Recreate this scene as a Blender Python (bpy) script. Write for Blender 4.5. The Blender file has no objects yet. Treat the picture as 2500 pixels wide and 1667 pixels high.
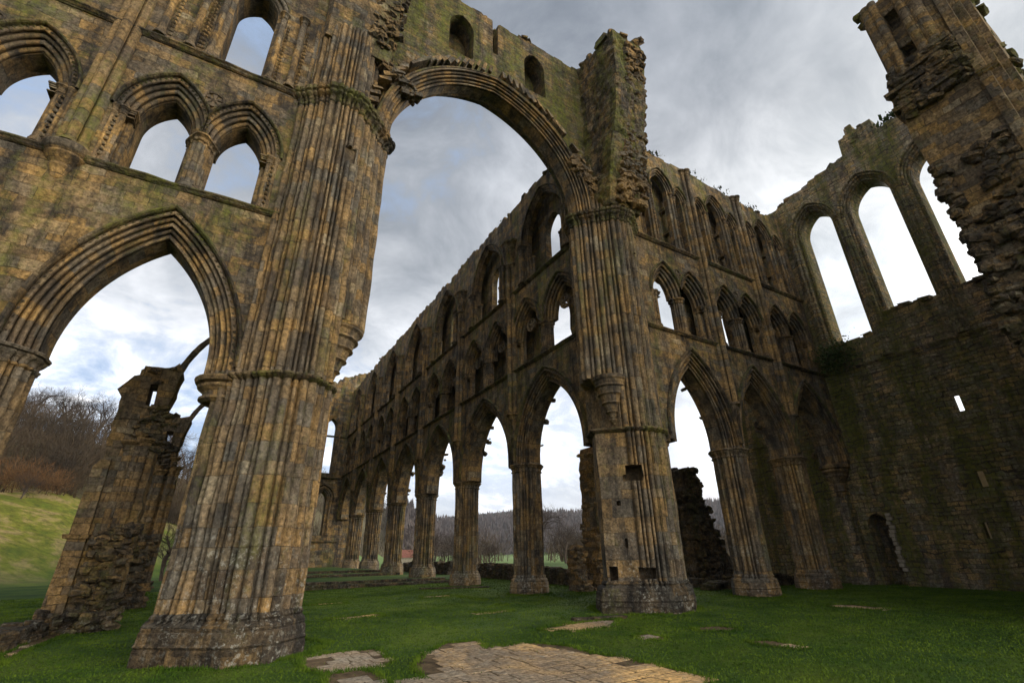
import bpy, bmesh, math, random
from math import sin, cos, pi, sqrt, radians, acos, atan2
from mathutils import Vector, Matrix, noise
from mathutils.geometry import tessellate_polygon
import numpy as np

SC = bpy.context.scene
COL = SC.collection
rnd = random.Random(7)

# ------------------------------------------------------------------ camera
cam_d = bpy.data.cameras.new('camera'); cam = bpy.data.objects.new('camera', cam_d); COL.objects.link(cam)
SC.camera = cam
cam_d.sensor_fit = 'HORIZONTAL'; cam_d.sensor_width = 36.0
cam_d.lens = 1156.74 / 2500 * 36.0
cam_d.clip_start = 0.05; cam_d.clip_end = 6000
def _cam():
    yaw, pitch, roll = 0.53606, 0.42277, -0.015198
    f = Vector((sin(yaw)*cos(pitch), cos(yaw)*cos(pitch), sin(pitch)))
    r = Vector((cos(yaw), -sin(yaw), 0)); u = r.cross(f)
    r2 = cos(roll)*r + sin(roll)*u; u2 = -sin(roll)*r + cos(roll)*u
    m = Matrix((r2, u2, -f)).transposed().to_4x4()
    m.translation = Vector((0, -13.862, 1.6)); return m
cam.matrix_world = _cam()

# ------------------------------------------------------------------ light
SUN_AZ, SUN_EL = radians(66), radians(24)          # azimuth from +y towards +x
SC.view_settings.view_transform = 'Standard'; SC.view_settings.look = 'None'
SC.view_settings.exposure = 0.0; SC.view_settings.gamma = 1
def nd(nt, t, **k):
    n = nt.nodes.new(t)
    for a, b in k.items():
        if a.startswith('i_'):
            n.inputs[a[2:].replace('_', ' ')].default_value = b
        else: setattr(n, a, b)
    return n
W = bpy.data.worlds.new('World'); SC.world = W; W.use_nodes = True
def world():
    nt = W.node_tree; nt.nodes.clear(); L = nt.links.new
    out = nd(nt, 'ShaderNodeOutputWorld'); bg = nd(nt, 'ShaderNodeBackground'); L(bg.outputs[0], out.inputs[0])
    sky = nd(nt, 'ShaderNodeTexSky', sky_type='NISHITA', sun_disc=False)
    sky.sun_elevation = SUN_EL; sky.sun_rotation = SUN_AZ; sky.air_density = 1.3; sky.dust_density = 1.0
    bg.inputs[1].default_value = 0.12
    tc = nd(nt, 'ShaderNodeTexCoord'); sep = nd(nt, 'ShaderNodeSeparateXYZ'); L(tc.outputs['Generated'], sep.inputs[0])
    # project the direction on a cloud deck
    ad = nd(nt, 'ShaderNodeMath', operation='ADD'); L(sep.outputs[2], ad.inputs[0]); ad.inputs[1].default_value = 0.42
    mx = nd(nt, 'ShaderNodeMath', operation='MAXIMUM'); L(ad.outputs[0], mx.inputs[0]); mx.inputs[1].default_value = 0.05
    dx = nd(nt, 'ShaderNodeMath', operation='DIVIDE'); L(sep.outputs[0], dx.inputs[0]); L(mx.outputs[0], dx.inputs[1])
    dy = nd(nt, 'ShaderNodeMath', operation='DIVIDE'); L(sep.outputs[1], dy.inputs[0]); L(mx.outputs[0], dy.inputs[1])
    cb = nd(nt, 'ShaderNodeCombineXYZ'); L(dx.outputs[0], cb.inputs[0]); L(dy.outputs[0], cb.inputs[1])
    def noise_(scale, det, rough, dist=0.0, off=(0,0,0), st=(1,1,1)):
        mp = nd(nt, 'ShaderNodeMapping'); mp.inputs['Location'].default_value = off; mp.inputs['Scale'].default_value = st
        L(cb.outputs[0], mp.inputs[0])
        n = nd(nt, 'ShaderNodeTexNoise'); n.inputs['Scale'].default_value = scale; n.inputs['Detail'].default_value = det
        n.inputs['Roughness'].default_value = rough; n.inputs['Distortion'].default_value = dist; L(mp.outputs[0], n.inputs['Vector']); return n.outputs[0]
    def ramp(src, pts):
        r = nd(nt, 'ShaderNodeValToRGB'); e = r.color_ramp.elements
        while len(e) < len(pts): e.new(0.5)
        for k, (p, c) in enumerate(pts): e[k].position = p; e[k].color = (*c, 1) if len(c) == 3 else c
        L(src, r.inputs[0]); return r.outputs[0]
    def mix(f, a, b, bt='MIX'):
        m = nd(nt, 'ShaderNodeMixRGB', blend_type=bt)
        for s, v in ((0, f), (1, a), (2, b)):
            if hasattr(v, 'links') or hasattr(v, 'is_linked'): L(v, m.inputs[s])
            else: m.inputs[s].default_value = v if s == 0 else (*v, 1)
        return m.outputs[0]
    big = noise_(1.3, 5, 0.55, 0.3, (3.1, 1.7, 0))
    fine = noise_(4.2, 9, 0.62, 0.4, (0.4, 5.2, 0), (1, 1.3, 1))
    # cloud brightness: grey bellies and pale tops
    tone = ramp(mix(0.45, big, fine), [(0.34, (2.6, 2.85, 3.2)), (0.45, (4.2, 4.5, 4.9)), (0.54, (6.2, 6.4, 6.7)), (0.63, (8.8, 8.9, 9.1))])
    # overhead the deck is thicker and darker, towards the horizon and the sun it is bright
    el = ramp(sep.outputs[2], [(0.0, (1.45, 1.42, 1.40)), (0.16, (2.0, 1.98, 1.95)), (0.34, (1.45, 1.45, 1.46)), (0.54, (0.72, 0.74, 0.77)), (0.80, (0.55, 0.58, 0.63))])
    tone = mix(1.0, tone, el, 'MULTIPLY')
    sd = (cos(SUN_EL)*sin(SUN_AZ), cos(SUN_EL)*cos(SUN_AZ), sin(SUN_EL))
    dp = nd(nt, 'ShaderNodeVectorMath', operation='DOT_PRODUCT'); L(tc.outputs['Generated'], dp.inputs[0]); dp.inputs[1].default_value = sd
    glow = ramp(dp.outputs['Value'], [(0.80, (1.0, 1.0, 1.0)), (0.94, (1.15, 1.13, 1.1)), (1.0, (1.8, 1.75, 1.65))])
    tone = mix(1.0, tone, glow, 'MULTIPLY')
    # unseen bright patch added to the deck behind the viewer, lights front faces
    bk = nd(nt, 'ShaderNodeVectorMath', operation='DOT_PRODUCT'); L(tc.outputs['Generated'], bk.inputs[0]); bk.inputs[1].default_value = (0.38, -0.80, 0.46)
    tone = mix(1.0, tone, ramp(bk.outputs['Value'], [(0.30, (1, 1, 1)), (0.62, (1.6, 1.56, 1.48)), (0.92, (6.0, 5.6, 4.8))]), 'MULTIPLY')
    cov = ramp(mix(0.5, noise_(0.75, 4, 0.5, 0.2, (8.0, 3.3, 0)), fine), [(0.40, (0.0, 0.0, 0.0)), (0.52, (1, 1, 1))])
    # more holes in the deck to the left (north), where the photograph shows blue
    lf = nd(nt, 'ShaderNodeVectorMath', operation='DOT_PRODUCT'); L(tc.outputs['Generated'], lf.inputs[0]); lf.inputs[1].default_value = (-0.42, 0.9, 0.1)
    lr = ramp(lf.outputs['Value'], [(0.50, (.55, .55, .55)), (0.85, (0, 0, 0))])
    cov = mix(1.0, cov, lr, 'ADD')
    blue = mix(1.0, sky.outputs[0], (1.2, 1.05, 1.0), 'MULTIPLY')
    blue = mix(0.70, blue, (4.4, 6.0, 8.8))
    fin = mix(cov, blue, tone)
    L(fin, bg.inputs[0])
world()
sun_d = bpy.data.lights.new('sun', 'SUN'); sun = bpy.data.objects.new('sun', sun_d); COL.objects.link(sun)
sun_d.energy = 2.0; sun_d.angle = radians(12); sun_d.color = (1, 0.93, 0.82)
sun.rotation_euler = Vector((cos(SUN_EL)*sin(SUN_AZ), cos(SUN_EL)*cos(SUN_AZ), sin(SUN_EL))).to_track_quat('Z', 'Y').to_euler()

# ------------------------------------------------------------------ materials
def base_mat(name):
    m = bpy.data.materials.new(name); m.use_nodes = True; nt = m.node_tree; nt.nodes.clear()
    o = nd(nt, 'ShaderNodeOutputMaterial'); p = nd(nt, 'ShaderNodeBsdfPrincipled')
    p.inputs['Roughness'].default_value = 0.9; p.inputs['Specular IOR Level'].default_value = 0.15
    nt.links.new(p.outputs[0], o.inputs[0]); return m, nt, p
class NT:
    def __init__(s, nt):
        s.nt = nt; s.L = nt.links.new
        s.geo = nd(nt, 'ShaderNodeNewGeometry'); s.pos = s.geo.outputs['Position']; s.nor = s.geo.outputs['Normal']
    def noise(s, scale, det=4, rough=0.55, dist=0.0, st=None, vec=None, off=(0,0,0)):
        v = vec or s.pos
        if st or off != (0,0,0):
            mp = nd(s.nt, 'ShaderNodeMapping'); mp.inputs['Scale'].default_value = st or (1,1,1); mp.inputs['Location'].default_value = off
            s.L(v, mp.inputs[0]); v = mp.outputs[0]
        n = nd(s.nt, 'ShaderNodeTexNoise'); n.inputs['Scale'].default_value = scale; n.inputs['Detail'].default_value = det
        n.inputs['Roughness'].default_value = rough; n.inputs['Distortion'].default_value = dist
        s.L(v, n.inputs['Vector']); return n
    def ramp(s, src, pts, interp='LINEAR'):
        r = nd(s.nt, 'ShaderNodeValToRGB'); r.color_ramp.interpolation = interp; e = r.color_ramp.elements
        while len(e) < len(pts): e.new(0.5)
        for k, (p, c) in enumerate(pts):
            e[k].position = p; e[k].color = (c, c, c, 1) if isinstance(c, (int, float)) else (*c, 1)
        s.L(src, r.inputs[0]); return r.outputs[0]
    def mix(s, f, a, b, bt='MIX'):
        m = nd(s.nt, 'ShaderNodeMixRGB', blend_type=bt)
        for k, v in ((0, f), (1, a), (2, b)):
            if isinstance(v, (int, float)): m.inputs[k].default_value = v if k == 0 else (v, v, v, 1)
            elif isinstance(v, tuple): m.inputs[k].default_value = (*v, 1)
            else: s.L(v, m.inputs[k])
        return m.outputs[0]
    def math(s, op, a, b=0.0, clamp=False):
        m = nd(s.nt, 'ShaderNodeMath', operation=op); m.use_clamp = clamp
        for k, v in ((0, a), (1, b)):
            if isinstance(v, (int, float)): m.inputs[k].default_value = v
            else: s.L(v, m.inputs[k])
        return m.outputs[0]
    def sep(s, v):
        n = nd(s.nt, 'ShaderNodeSeparateXYZ'); s.L(v, n.inputs[0]); return n.outputs
    def bump(s, h, strength, dist, nrm=None):
        b = nd(s.nt, 'ShaderNodeBump'); b.inputs['Strength'].default_value = strength; b.inputs['Distance'].default_value = dist
        s.L(h, b.inputs['Height'])
        if nrm: s.L(nrm, b.inputs['Normal'])
        return b.outputs[0]

def stone(name, bw=0.62, rh=0.29, mortar=0.012, warm=0.5, green=0.35, dark=0.4, rough=0.35, wob=0.03, relief=0.03, pale=False, lum=1.0, moss=1.0, var=0.38, mk=0.25, ms=0.72):
    m, nt, p = base_mat(name); N = NT(nt)
    uv = nd(nt, 'ShaderNodeUVMap').outputs[0]
    # irregular courses: push the coordinates with noise
    wn = N.noise(1.1, 2, 0.5, vec=uv); wn2 = N.noise(7.0, 3, 0.6, vec=uv)
    sub = nd(nt, 'ShaderNodeVectorMath', operation='SUBTRACT'); N.L(wn.outputs['Color'], sub.inputs[0]); sub.inputs[1].default_value = (0.5, 0.5, 0.5)
    sc = nd(nt, 'ShaderNodeVectorMath', operation='SCALE'); N.L(sub.outputs[0], sc.inputs[0]); sc.inputs['Scale'].default_value = wob*6
    sub2 = nd(nt, 'ShaderNodeVectorMath', operation='SUBTRACT'); N.L(wn2.outputs['Color'], sub2.inputs[0]); sub2.inputs[1].default_value = (0.5, 0.5, 0.5)
    sc2 = nd(nt, 'ShaderNodeVectorMath', operation='SCALE'); N.L(sub2.outputs[0], sc2.inputs[0]); sc2.inputs['Scale'].default_value = wob*1.6
    # course heights vary: push v by a noise of v alone
    us = N.sep(uv); cv = nd(nt, 'ShaderNodeCombineXYZ'); N.L(us[1], cv.inputs[1])
    vn = N.noise(2.3/max(rh*3, .3), 1, 0.5, vec=cv.outputs[0]).outputs[0]
    v2 = N.math('ADD', us[1], N.math('MULTIPLY', N.math('SUBTRACT', vn, 0.5), rh*1.5))
    c2v = nd(nt, 'ShaderNodeCombineXYZ'); N.L(us[0], c2v.inputs[0]); N.L(v2, c2v.inputs[1])
    a1 = nd(nt, 'ShaderNodeVectorMath', operation='ADD'); N.L(c2v.outputs[0], a1.inputs[0]); N.L(sc.outputs[0], a1.inputs[1])
    a2 = nd(nt, 'ShaderNodeVectorMath', operation='ADD'); N.L(a1.outputs[0], a2.inputs[0]); N.L(sc2.outputs[0], a2.inputs[1])
    br = nd(nt, 'ShaderNodeTexBrick'); N.L(a2.outputs[0], br.inputs['Vector'])
    br.inputs['Scale'].default_value = 1.0; br.inputs['Mortar Size'].default_value = mortar; br.inputs['Mortar Smooth'].default_value = 0.6
    br.inputs['Brick Width'].default_value = bw; br.inputs['Row Height'].default_value = rh; br.inputs['Bias'].default_value = 0.0
    br.inputs['Color1'].default_value = (0, 0, 0, 1); br.inputs['Color2'].default_value = (1, 1, 1, 1); br.inputs['Mortar'].default_value = (0.5, 0.5, 0.5, 1)
    per = br.outputs['Color']; mor0 = br.outputs['Fac']
    mor = N.math('MULTIPLY', mor0, N.ramp(N.noise(1.7, 4, 0.6, off=(17, 0, 0)).outputs[0], [(0.38, mk), (0.62, 1.0)]))
    k = lum*0.84
    och = (0.62*k, 0.335*k, 0.080*k); brn = (0.17*k, 0.092*k, 0.036*k); gry = (0.20*k, 0.178*k, 0.140*k); pal = (0.60*k, 0.48*k, 0.30*k)
    c1 = N.ramp(per, [(0.0, brn), (0.35, gry), (0.62, och), (0.86, tuple(x*0.75 for x in och)), (1.0, pal)])
    big = N.noise(0.35, 5, 0.6, 0.4).outputs[0]
    c2 = N.ramp(big, [(0.30, tuple(x*0.85 for x in gry)), (0.50, brn), (0.66, och)])
    wtone = N.ramp(N.noise(0.16, 3, 0.5, off=(7, 1, 3)).outputs[0], [(0.35, 0.75 - warm*0.5), (0.65, 0.95 - warm*0.5)])
    col = N.mix(var, c1, c2)
    grey = N.mix(0.6, col, gry); col = N.mix(wtone, col, grey)
    # fine grain
    gr = N.noise(11, 6, 0.7).outputs[0]
    col = N.mix(1.0, col, N.ramp(gr, [(0.32, 0.35), (0.5, 0.95), (0.70, 1.65)]), 'MULTIPLY')
    # black weathering streaks that run down the stone
    st = N.noise(2.6, 6, 0.68, 0.5, st=(1.0, 1.0, 0.14)).outputs[0]
    bl = N.noise(1.5, 8, 0.72, 0.3, off=(4, 9, 2)).outputs[0]
    dk = N.ramp(N.mix(0.5, st, bl), [(0.47 - dark*0.08, 0.0), (0.63 - dark*0.08, 1.0)])
    dk = N.math('MULTIPLY', dk, min(0.92, dark*1.9))
    col = N.mix(dk, col, (0.030*k, 0.026*k, 0.023*k))
    # green algae in vertical bands
    ga = N.noise(0.9, 5, 0.6, 0.5, st=(1.1, 1.1, 0.20), off=(13, 3, 5)).outputs[0]
    gb = N.noise(5.0, 5, 0.7, off=(1, 2, 3)).outputs[0]
    gm = N.ramp(N.mix(0.30, ga, gb), [(0.62 - green*0.28, 0.0), (0.80 - green*0.25, 1.0)])
    gm = N.math('MULTIPLY', gm, min(0.9, 0.25 + green))
    col = N.mix(gm, col, N.ramp(gb, [(0.3, (0.035, 0.045, 0.010)), (0.68, (0.19, 0.19, 0.028))]))
    # pale lichen on low stones
    z = N.sep(N.pos)[2]
    li = N.ramp(N.noise(9, 6, 0.75, off=(3, 3, 3)).outputs[0], [(0.53, 0.0), (0.62, 1.0)])
    lz = N.ramp(N.math('MULTIPLY', z, 0.1), [(0.02, 1.0 if pale else 0.55), (0.17, 0.75 if pale else 0.18), (0.26, 0.10)])
    li2 = N.ramp(N.noise(0.9, 4, 0.6, off=(31, 3, 3)).outputs[0], [(0.42, 0.25), (0.6, 1.0)])
    lf = N.math('MULTIPLY', N.math('MULTIPLY', li, lz), li2)
    col = N.mix(N.math('MULTIPLY', lf, 0.75), col, (0.42, 0.40, 0.34))
    # moss on anything that faces up
    nz = N.sep(N.nor)[2]
    mz = N.math('ADD', nz, N.math('MULTIPLY', N.noise(3.0, 5, 0.7).outputs[0], 0.9))
    mo = N.ramp(mz, [(1.0, 0.0), (1.35, 0.85*moss)])
    col = N.mix(mo, col, N.ramp(gb, [(0.3, (0.022, 0.032, 0.008)), (0.7, (0.10, 0.13, 0.02))]))
    # joints
    col = N.mix(N.math('MULTIPLY', mor, ms), col, (0.035*k, 0.028*k, 0.022*k))
    N.L(col, p.inputs['Base Color'])
    h = N.math('MULTIPLY', mor, -1.0)
    h = N.math('ADD', h, N.math('MULTIPLY', per, 0.45))
    nb = N.bump(h, 0.9, relief)
    mid = N.noise(2.6, 6, 0.68, 0.2).outputs[0]
    nb = N.bump(mid, min(1.0, 0.9*rough/0.35), 0.16*rough/0.35 + 0.03, nb)
    nb = N.bump(gr, 0.9, 0.045, nb)
    N.L(nb, p.inputs['Normal'])
    return m

M_ash   = stone('ashlar_stone', 0.52, 0.27, 0.010, 0.70, 0.46, 0.50, 0.42, 0.040)
M_shaft = stone('shaft_stone', 0.60, 0.37, 0.012, 0.62, 0.30, 0.52, 0.22, 0.012, 0.02)
M_near  = stone('pier_stone', 0.75, 0.46, 0.013, 0.56, 0.30, 0.42, 0.30, 0.012, 0.03, True, mk=.35, ms=.70, var=.42)
M_arch  = stone('arch_stone', 0.8, 0.34, 0.010, 0.66, 0.26, 0.52, 0.20, 0.008, 0.02)
M_rub   = stone('rubble_stone', 0.36, 0.15, 0.022, 0.50, 0.38, 0.60, 0.75, 0.045, 0.06)
M_end   = stone('end_wall_stone', 0.46, 0.20, 0.026, 0.05, 0.78, 0.42, 0.80, 0.060, 0.10, lum=1.95, var=.22, mk=.35, ms=.95)
M_moss  = stone('mossy_stone', 0.46, 0.20, 0.016, 0.55, 0.66, 0.60, 0.70, 0.04, 0.045)
M_hood  = stone('weathered_moulding', 0.8, 0.40, 0.010, 0.45, 0.55, 0.80, 0.40, 0.02, 0.02, lum=.75)
M_moss2 = stone('green_shaft_stone', 1.3, 0.45, 0.01, 0.5, 0.58, 0.4, 0.25, 0.012)
M_block = stone('core_stone', 5.0, 3.0, 0.0, 0.70, 0.15, 0.40, 0.60, 0.04, 0.0)
M_ruin  = stone('ruin_stone', 0.50, 0.24, 0.014, 0.70, 0.32, 0.34, 0.5, 0.03, 0.04, lum=1.15)
M_dark  = stone('sooted_stone', 0.40, 0.17, 0.02, 0.25, 0.40, 0.75, 0.8, 0.045, 0.06, lum=0.7)
M_pave  = stone('paving_stone', 6.0, 6.0, 0.0, 0.40, 0.08, 0.14, 0.25, 0.02, 0.0, lum=1.9, moss=0.0, var=.85)

def grass_mat():
    m, nt, p = base_mat('grass'); N = NT(nt)
    a = N.noise(0.28, 5, 0.6, 0.3).outputs[0]; b = N.noise(9, 6, 0.75).outputs[0]; c = N.noise(70, 4, 0.7).outputs[0]
    col = N.ramp(a, [(0.34, (0.015, 0.038, 0.003)), (0.50, (0.030, 0.063, 0.004)), (0.64, (0.065, 0.094, 0.007))])
    col = N.mix(1.0, col, N.ramp(b, [(0.3, 0.55), (0.5, 1.0), (0.75, 1.5)]), 'MULTIPLY')
    col = N.mix(1.0, col, N.ramp(c, [(0.3, 0.45), (0.55, 1.1), (0.75, 1.7)]), 'MULTIPLY')
    # beyond the ruins the fields are yellower rough pasture
    s = N.sep(N.pos)
    far = N.ramp(N.math('MULTIPLY', N.math('ADD', N.math('MULTIPLY', s[0], -1.0), N.math('MULTIPLY', s[1], 0.25)), 0.02), [(0.45, 0.0), (0.75, 1.0)])
    fc = N.ramp(N.noise(0.12, 6, 0.7, 0.5, st=(1, 1, 2.5)).outputs[0], [(0.36, (0.065, 0.085, 0.006)), (0.49, (0.125, 0.120, 0.012)), (0.56, (0.22, 0.16, 0.065))])
    fc = N.mix(1.0, fc, N.ramp(N.noise(1.2, 6, 0.75).outputs[0], [(0.32, 0.45), (0.5, 1.0), (0.7, 1.5)]), 'MULTIPLY')
    col = N.mix(far, col, fc)
    far2 = N.ramp(N.math('MULTIPLY', s[1], 0.01), [(0.55, 0.0), (0.8, 1.0)])
    far2 = N.math('MULTIPLY', far2, N.ramp(N.math('MULTIPLY', s[0], 0.02), [(0.1, 0.0), (0.4, 1.0)]))
    col = N.mix(far2, col, N.ramp(a, [(0.35, (0.09, 0.14, 0.035)), (0.6, (0.13, 0.19, 0.05))]))
    N.L(col, p.inputs['Base Color'])
    nb = N.bump(b, 0.6, 0.06); nb = N.bump(c, 0.8, 0.02, nb); N.L(nb, p.inputs['Normal'])
    return m
M_grass = grass_mat()
def simple(name, c0, c1, scale=3.0, rough=0.9, bump=0.5, bd=0.03, lo=0.35, hi=0.65):
    m, nt, p = base_mat(name); N = NT(nt)
    n = N.noise(scale, 6, 0.65).outputs[0]
    N.L(N.ramp(n, [(lo, c0), (hi, c1)]), p.inputs['Base Color']); p.inputs['Roughness'].default_value = rough
    N.L(N.bump(n, bump, bd), p.inputs['Normal']); return m
M_blade = simple('grass_blade', (0.022, 0.055, 0.003), (0.095, 0.140, 0.010), 0.9)
M_soil  = simple('bare_earth', (0.035, 0.022, 0.012), (0.14, 0.095, 0.05), 5.0)
M_hill  = simple('hill_ground', (0.055, 0.040, 0.022), (0.10, 0.085, 0.035), 0.08, bump=0.3, bd=0.5)
M_bark  = simple('bark', (0.035, 0.026, 0.020), (0.085, 0.062, 0.045), 6.0)
M_twig  = simple('twigs', (0.022, 0.017, 0.012), (0.085, 0.056, 0.030), 0.09)
M_twig3 = simple('dark_twigs', (0.030, 0.022, 0.018), (0.060, 0.042, 0.032), 0.3)
M_twig2 = simple('russet_twigs', (0.08, 0.040, 0.016), (0.15, 0.075, 0.028), 0.6)
M_larch = simple('far_wood', (0.045, 0.036, 0.038), (0.10, 0.074, 0.064), 0.02, lo=0.3, hi=0.7)
M_fir   = simple('dark_fir', (0.012, 0.022, 0.014), (0.03, 0.045, 0.028), 0.3)
M_leaf  = simple('leaves', (0.018, 0.034, 0.008), (0.07, 0.10, 0.02), 2.0)
M_tile  = simple('roof_tile', (0.15, 0.055, 0.04), (0.24, 0.10, 0.07), 2.0)
M_plast = simple('cottage_wall', (0.22, 0.18, 0.13), (0.34, 0.29, 0.22), 2.0)

# ------------------------------------------------------------------ mesh collecting
class MB:
    def __init__(s): s.v = []; s.f = []; s.uv = []      # uv: per-face list or None
    def face(s, idx, uv=None): s.f.append(tuple(idx)); s.uv.append(uv)
    def add(s, pts): n = len(s.v); s.v.extend(tuple(p) for p in pts); return n
    def box(s, c, d, jit=0.0, rot=None, r=rnd):
        pts = []
        for i in range(8):
            q = Vector(((i & 1)-.5, ((i >> 1) & 1)-.5, ((i >> 2) & 1)-.5))
            q = Vector((q.x*d[0], q.y*d[1], q.z*d[2]))
            if jit: q += Vector((r.uniform(-1, 1)*d[0], r.uniform(-1, 1)*d[1], r.uniform(-1, 1)*d[2]))*jit
            if rot is not None: q = rot @ q
            pts.append(q + Vector(c))
        n = s.add(pts)
        for f in ((0,2,3,1),(4,5,7,6),(0,1,5,4),(2,6,7,3),(0,4,6,2),(1,3,7,5)): s.face([n+i for i in f])
    def tube(s, a, b, r0, r1, n=5):
        a = Vector(a); b = Vector(b); d = (b-a)
        if d.length < 1e-6: return
        q = d.to_track_quat('Z', 'Y'); k = len(s.v)
        for p, r in ((a, r0), (b, r1)):
            for i in range(n):
                t = 2*pi*i/n; s.v.append(tuple(p + q @ Vector((cos(t)*r, sin(t)*r, 0))))
        for i in range(n): s.face((k+i, k+(i+1) % n, k+n+(i+1) % n, k+n+i))
    def build(s, name, mat, parent=None, smooth=False, loc=None):
        o3 = Vector((0,0,0))
        if parent is not None:
            q = parent
            while q is not None: o3 += Vector(q.location); q = q.parent
        me = bpy.data.meshes.new(name)
        L = Vector(loc) if loc is not None else Vector((0,0,0))
        off = o3 + L
        me.from_pydata([(a-off.x, b-off.y, c-off.z) for a, b, c in s.v], [], s.f)
        uvl = me.uv_layers.new(name='UVMap'); me.update()
        dat = np.zeros(len(me.loops)*2, 'f'); k = 0
        V = s.v
        for fi, f in enumerate(s.f):
            u = s.uv[fi]
            if u is None:
                p0 = Vector(V[f[0]]); nrm = (Vector(V[f[1]])-p0).cross(Vector(V[f[2]])-p0)
                ax, ay, az = abs(nrm.x), abs(nrm.y), abs(nrm.z)
                if az > ax and az > ay: u = [(V[i][0], V[i][1]) for i in f]
                elif ax > ay: u = [(V[i][1], V[i][2]) for i in f]
                else: u = [(V[i][0], V[i][2]) for i in f]
            for a, b in u: dat[k] = a; dat[k+1] = b; k += 2
        uvl.data.foreach_set('uv', dat)
        bm = bmesh.new(); bm.from_mesh(me); bmesh.ops.remove_doubles(bm, verts=bm.verts, dist=0.0004)
        bmesh.ops.recalc_face_normals(bm, faces=bm.faces); bm.to_mesh(me); bm.free()
        if smooth: me.polygons.foreach_set('use_smooth', [True]*len(me.polygons))
        me.materials.append(mat); me.update()
        o = bpy.data.objects.new(name, me); COL.objects.link(o); o.location = L
        if parent is not None: o.parent = parent
        return o
def tag(o, label=None, cat=None, group=None, kind=None):
    if label: o['label'] = label
    if cat: o['category'] = cat
    if group: o['group'] = group
    if kind: o['kind'] = kind
    return o
def thing(name, label, cat, loc=(0,0,0), group=None):
    o = bpy.data.objects.new(name, None); COL.objects.link(o); o.location = loc; o.empty_display_size = 0.3
    return tag(o, label, cat, group)
def copy_tree(o, parent=None):
    c = o.copy(); COL.objects.link(c)
    if parent is not None: c.parent = parent; c.matrix_parent_inverse.identity()
    for ch in [x for x in bpy.data.objects if x.parent == o]: copy_tree(ch, c)
    return c

# frames: (u along wall, z up, w away from the inside of the church)
FT = lambda u, z, w: (u, w, z)                 # transept east wall, centre plane y = 0
XB = 13.4
FC = lambda u, z, w: (XB + w, u, z)            # choir south wall, centre plane x = XB
XE = 29.0
FE = lambda u, z, w: (XE + 0.7 + w, u, z)      # transept end wall, inner face at w=-0.7
FK = lambda u, z, w: (u, 50.6 + w, z)          # choir end wall, inner face at w=-0.7

def plate(mb, F, outer, holes, w0, w1):
    loops = [outer] + holes; flat = [p for l in loops for p in l]
    tris = tessellate_polygon([[Vector((a, b, 0)) for a, b in l] for l in loops])
    n0 = mb.add([F(a, b, w0) for a, b in flat]); n1 = mb.add([F(a, b, w1) for a, b in flat])
    for t in tris:
        mb.face([n0+i for i in t]); mb.face([n1+i for i in reversed(t)])
    k = 0
    for l in loops:
        m = len(l)
        for i in range(m):
            j = (i+1) % m; mb.face((n0+k+i, n0+k+j, n1+k+j, n1+k+i))
        k += m

def arc_pts(cx, half, zs, R, dr=0.0, n=14):
    """pointed arch from left springing over apex to right springing, offset outwards by dr"""
    Ro = R+dr; am = acos(max(-1, min(1, (R-half)/Ro)))
    L = [(cx-half+R - Ro*cos(am*i/n), zs+Ro*sin(am*i/n)) for i in range(n+1)]
    Rr = [(2*cx-x, z) for x, z in reversed(L[:-1])]
    return L + Rr

def mould_profile(D, Tf, tf, tb, Tb, n, amp, back=True, sub=7):
    """cross-section from the front outer edge round the soffit to the back outer edge: (dr, w)"""
    P = []
    def diag(a, b, n, flip):
        out = []; d = Vector((b[0]-a[0], b[1]-a[1])); nn = Vector((d.y, -d.x)).normalized()
        if nn.x > 0: nn = -nn                      # towards the opening
        for k in range(n):
            for e, f in SLOT:
                s = (k+e)/n; h = amp*(f*(1.0 if k % 2 == 0 or f < 0 else 0.6)-.15)
                out.append((a[0]+d.x*s+nn.x*h, a[1]+d.y*s+nn.y*h))
        return out
    P += [(D, Tf)] + diag((D-0.02, Tf), (0.02, tf), n, False)
    P += [(0, tf), (0, tf*0.4+tb*0.6), (0, tb)]
    if back: P += [(0.02, tb)] + diag((0.02, tb), (D-0.02, Tb), n, True)[1:] + [(D, Tb)]
    else: P += [(D, Tb)]
    return P

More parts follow.
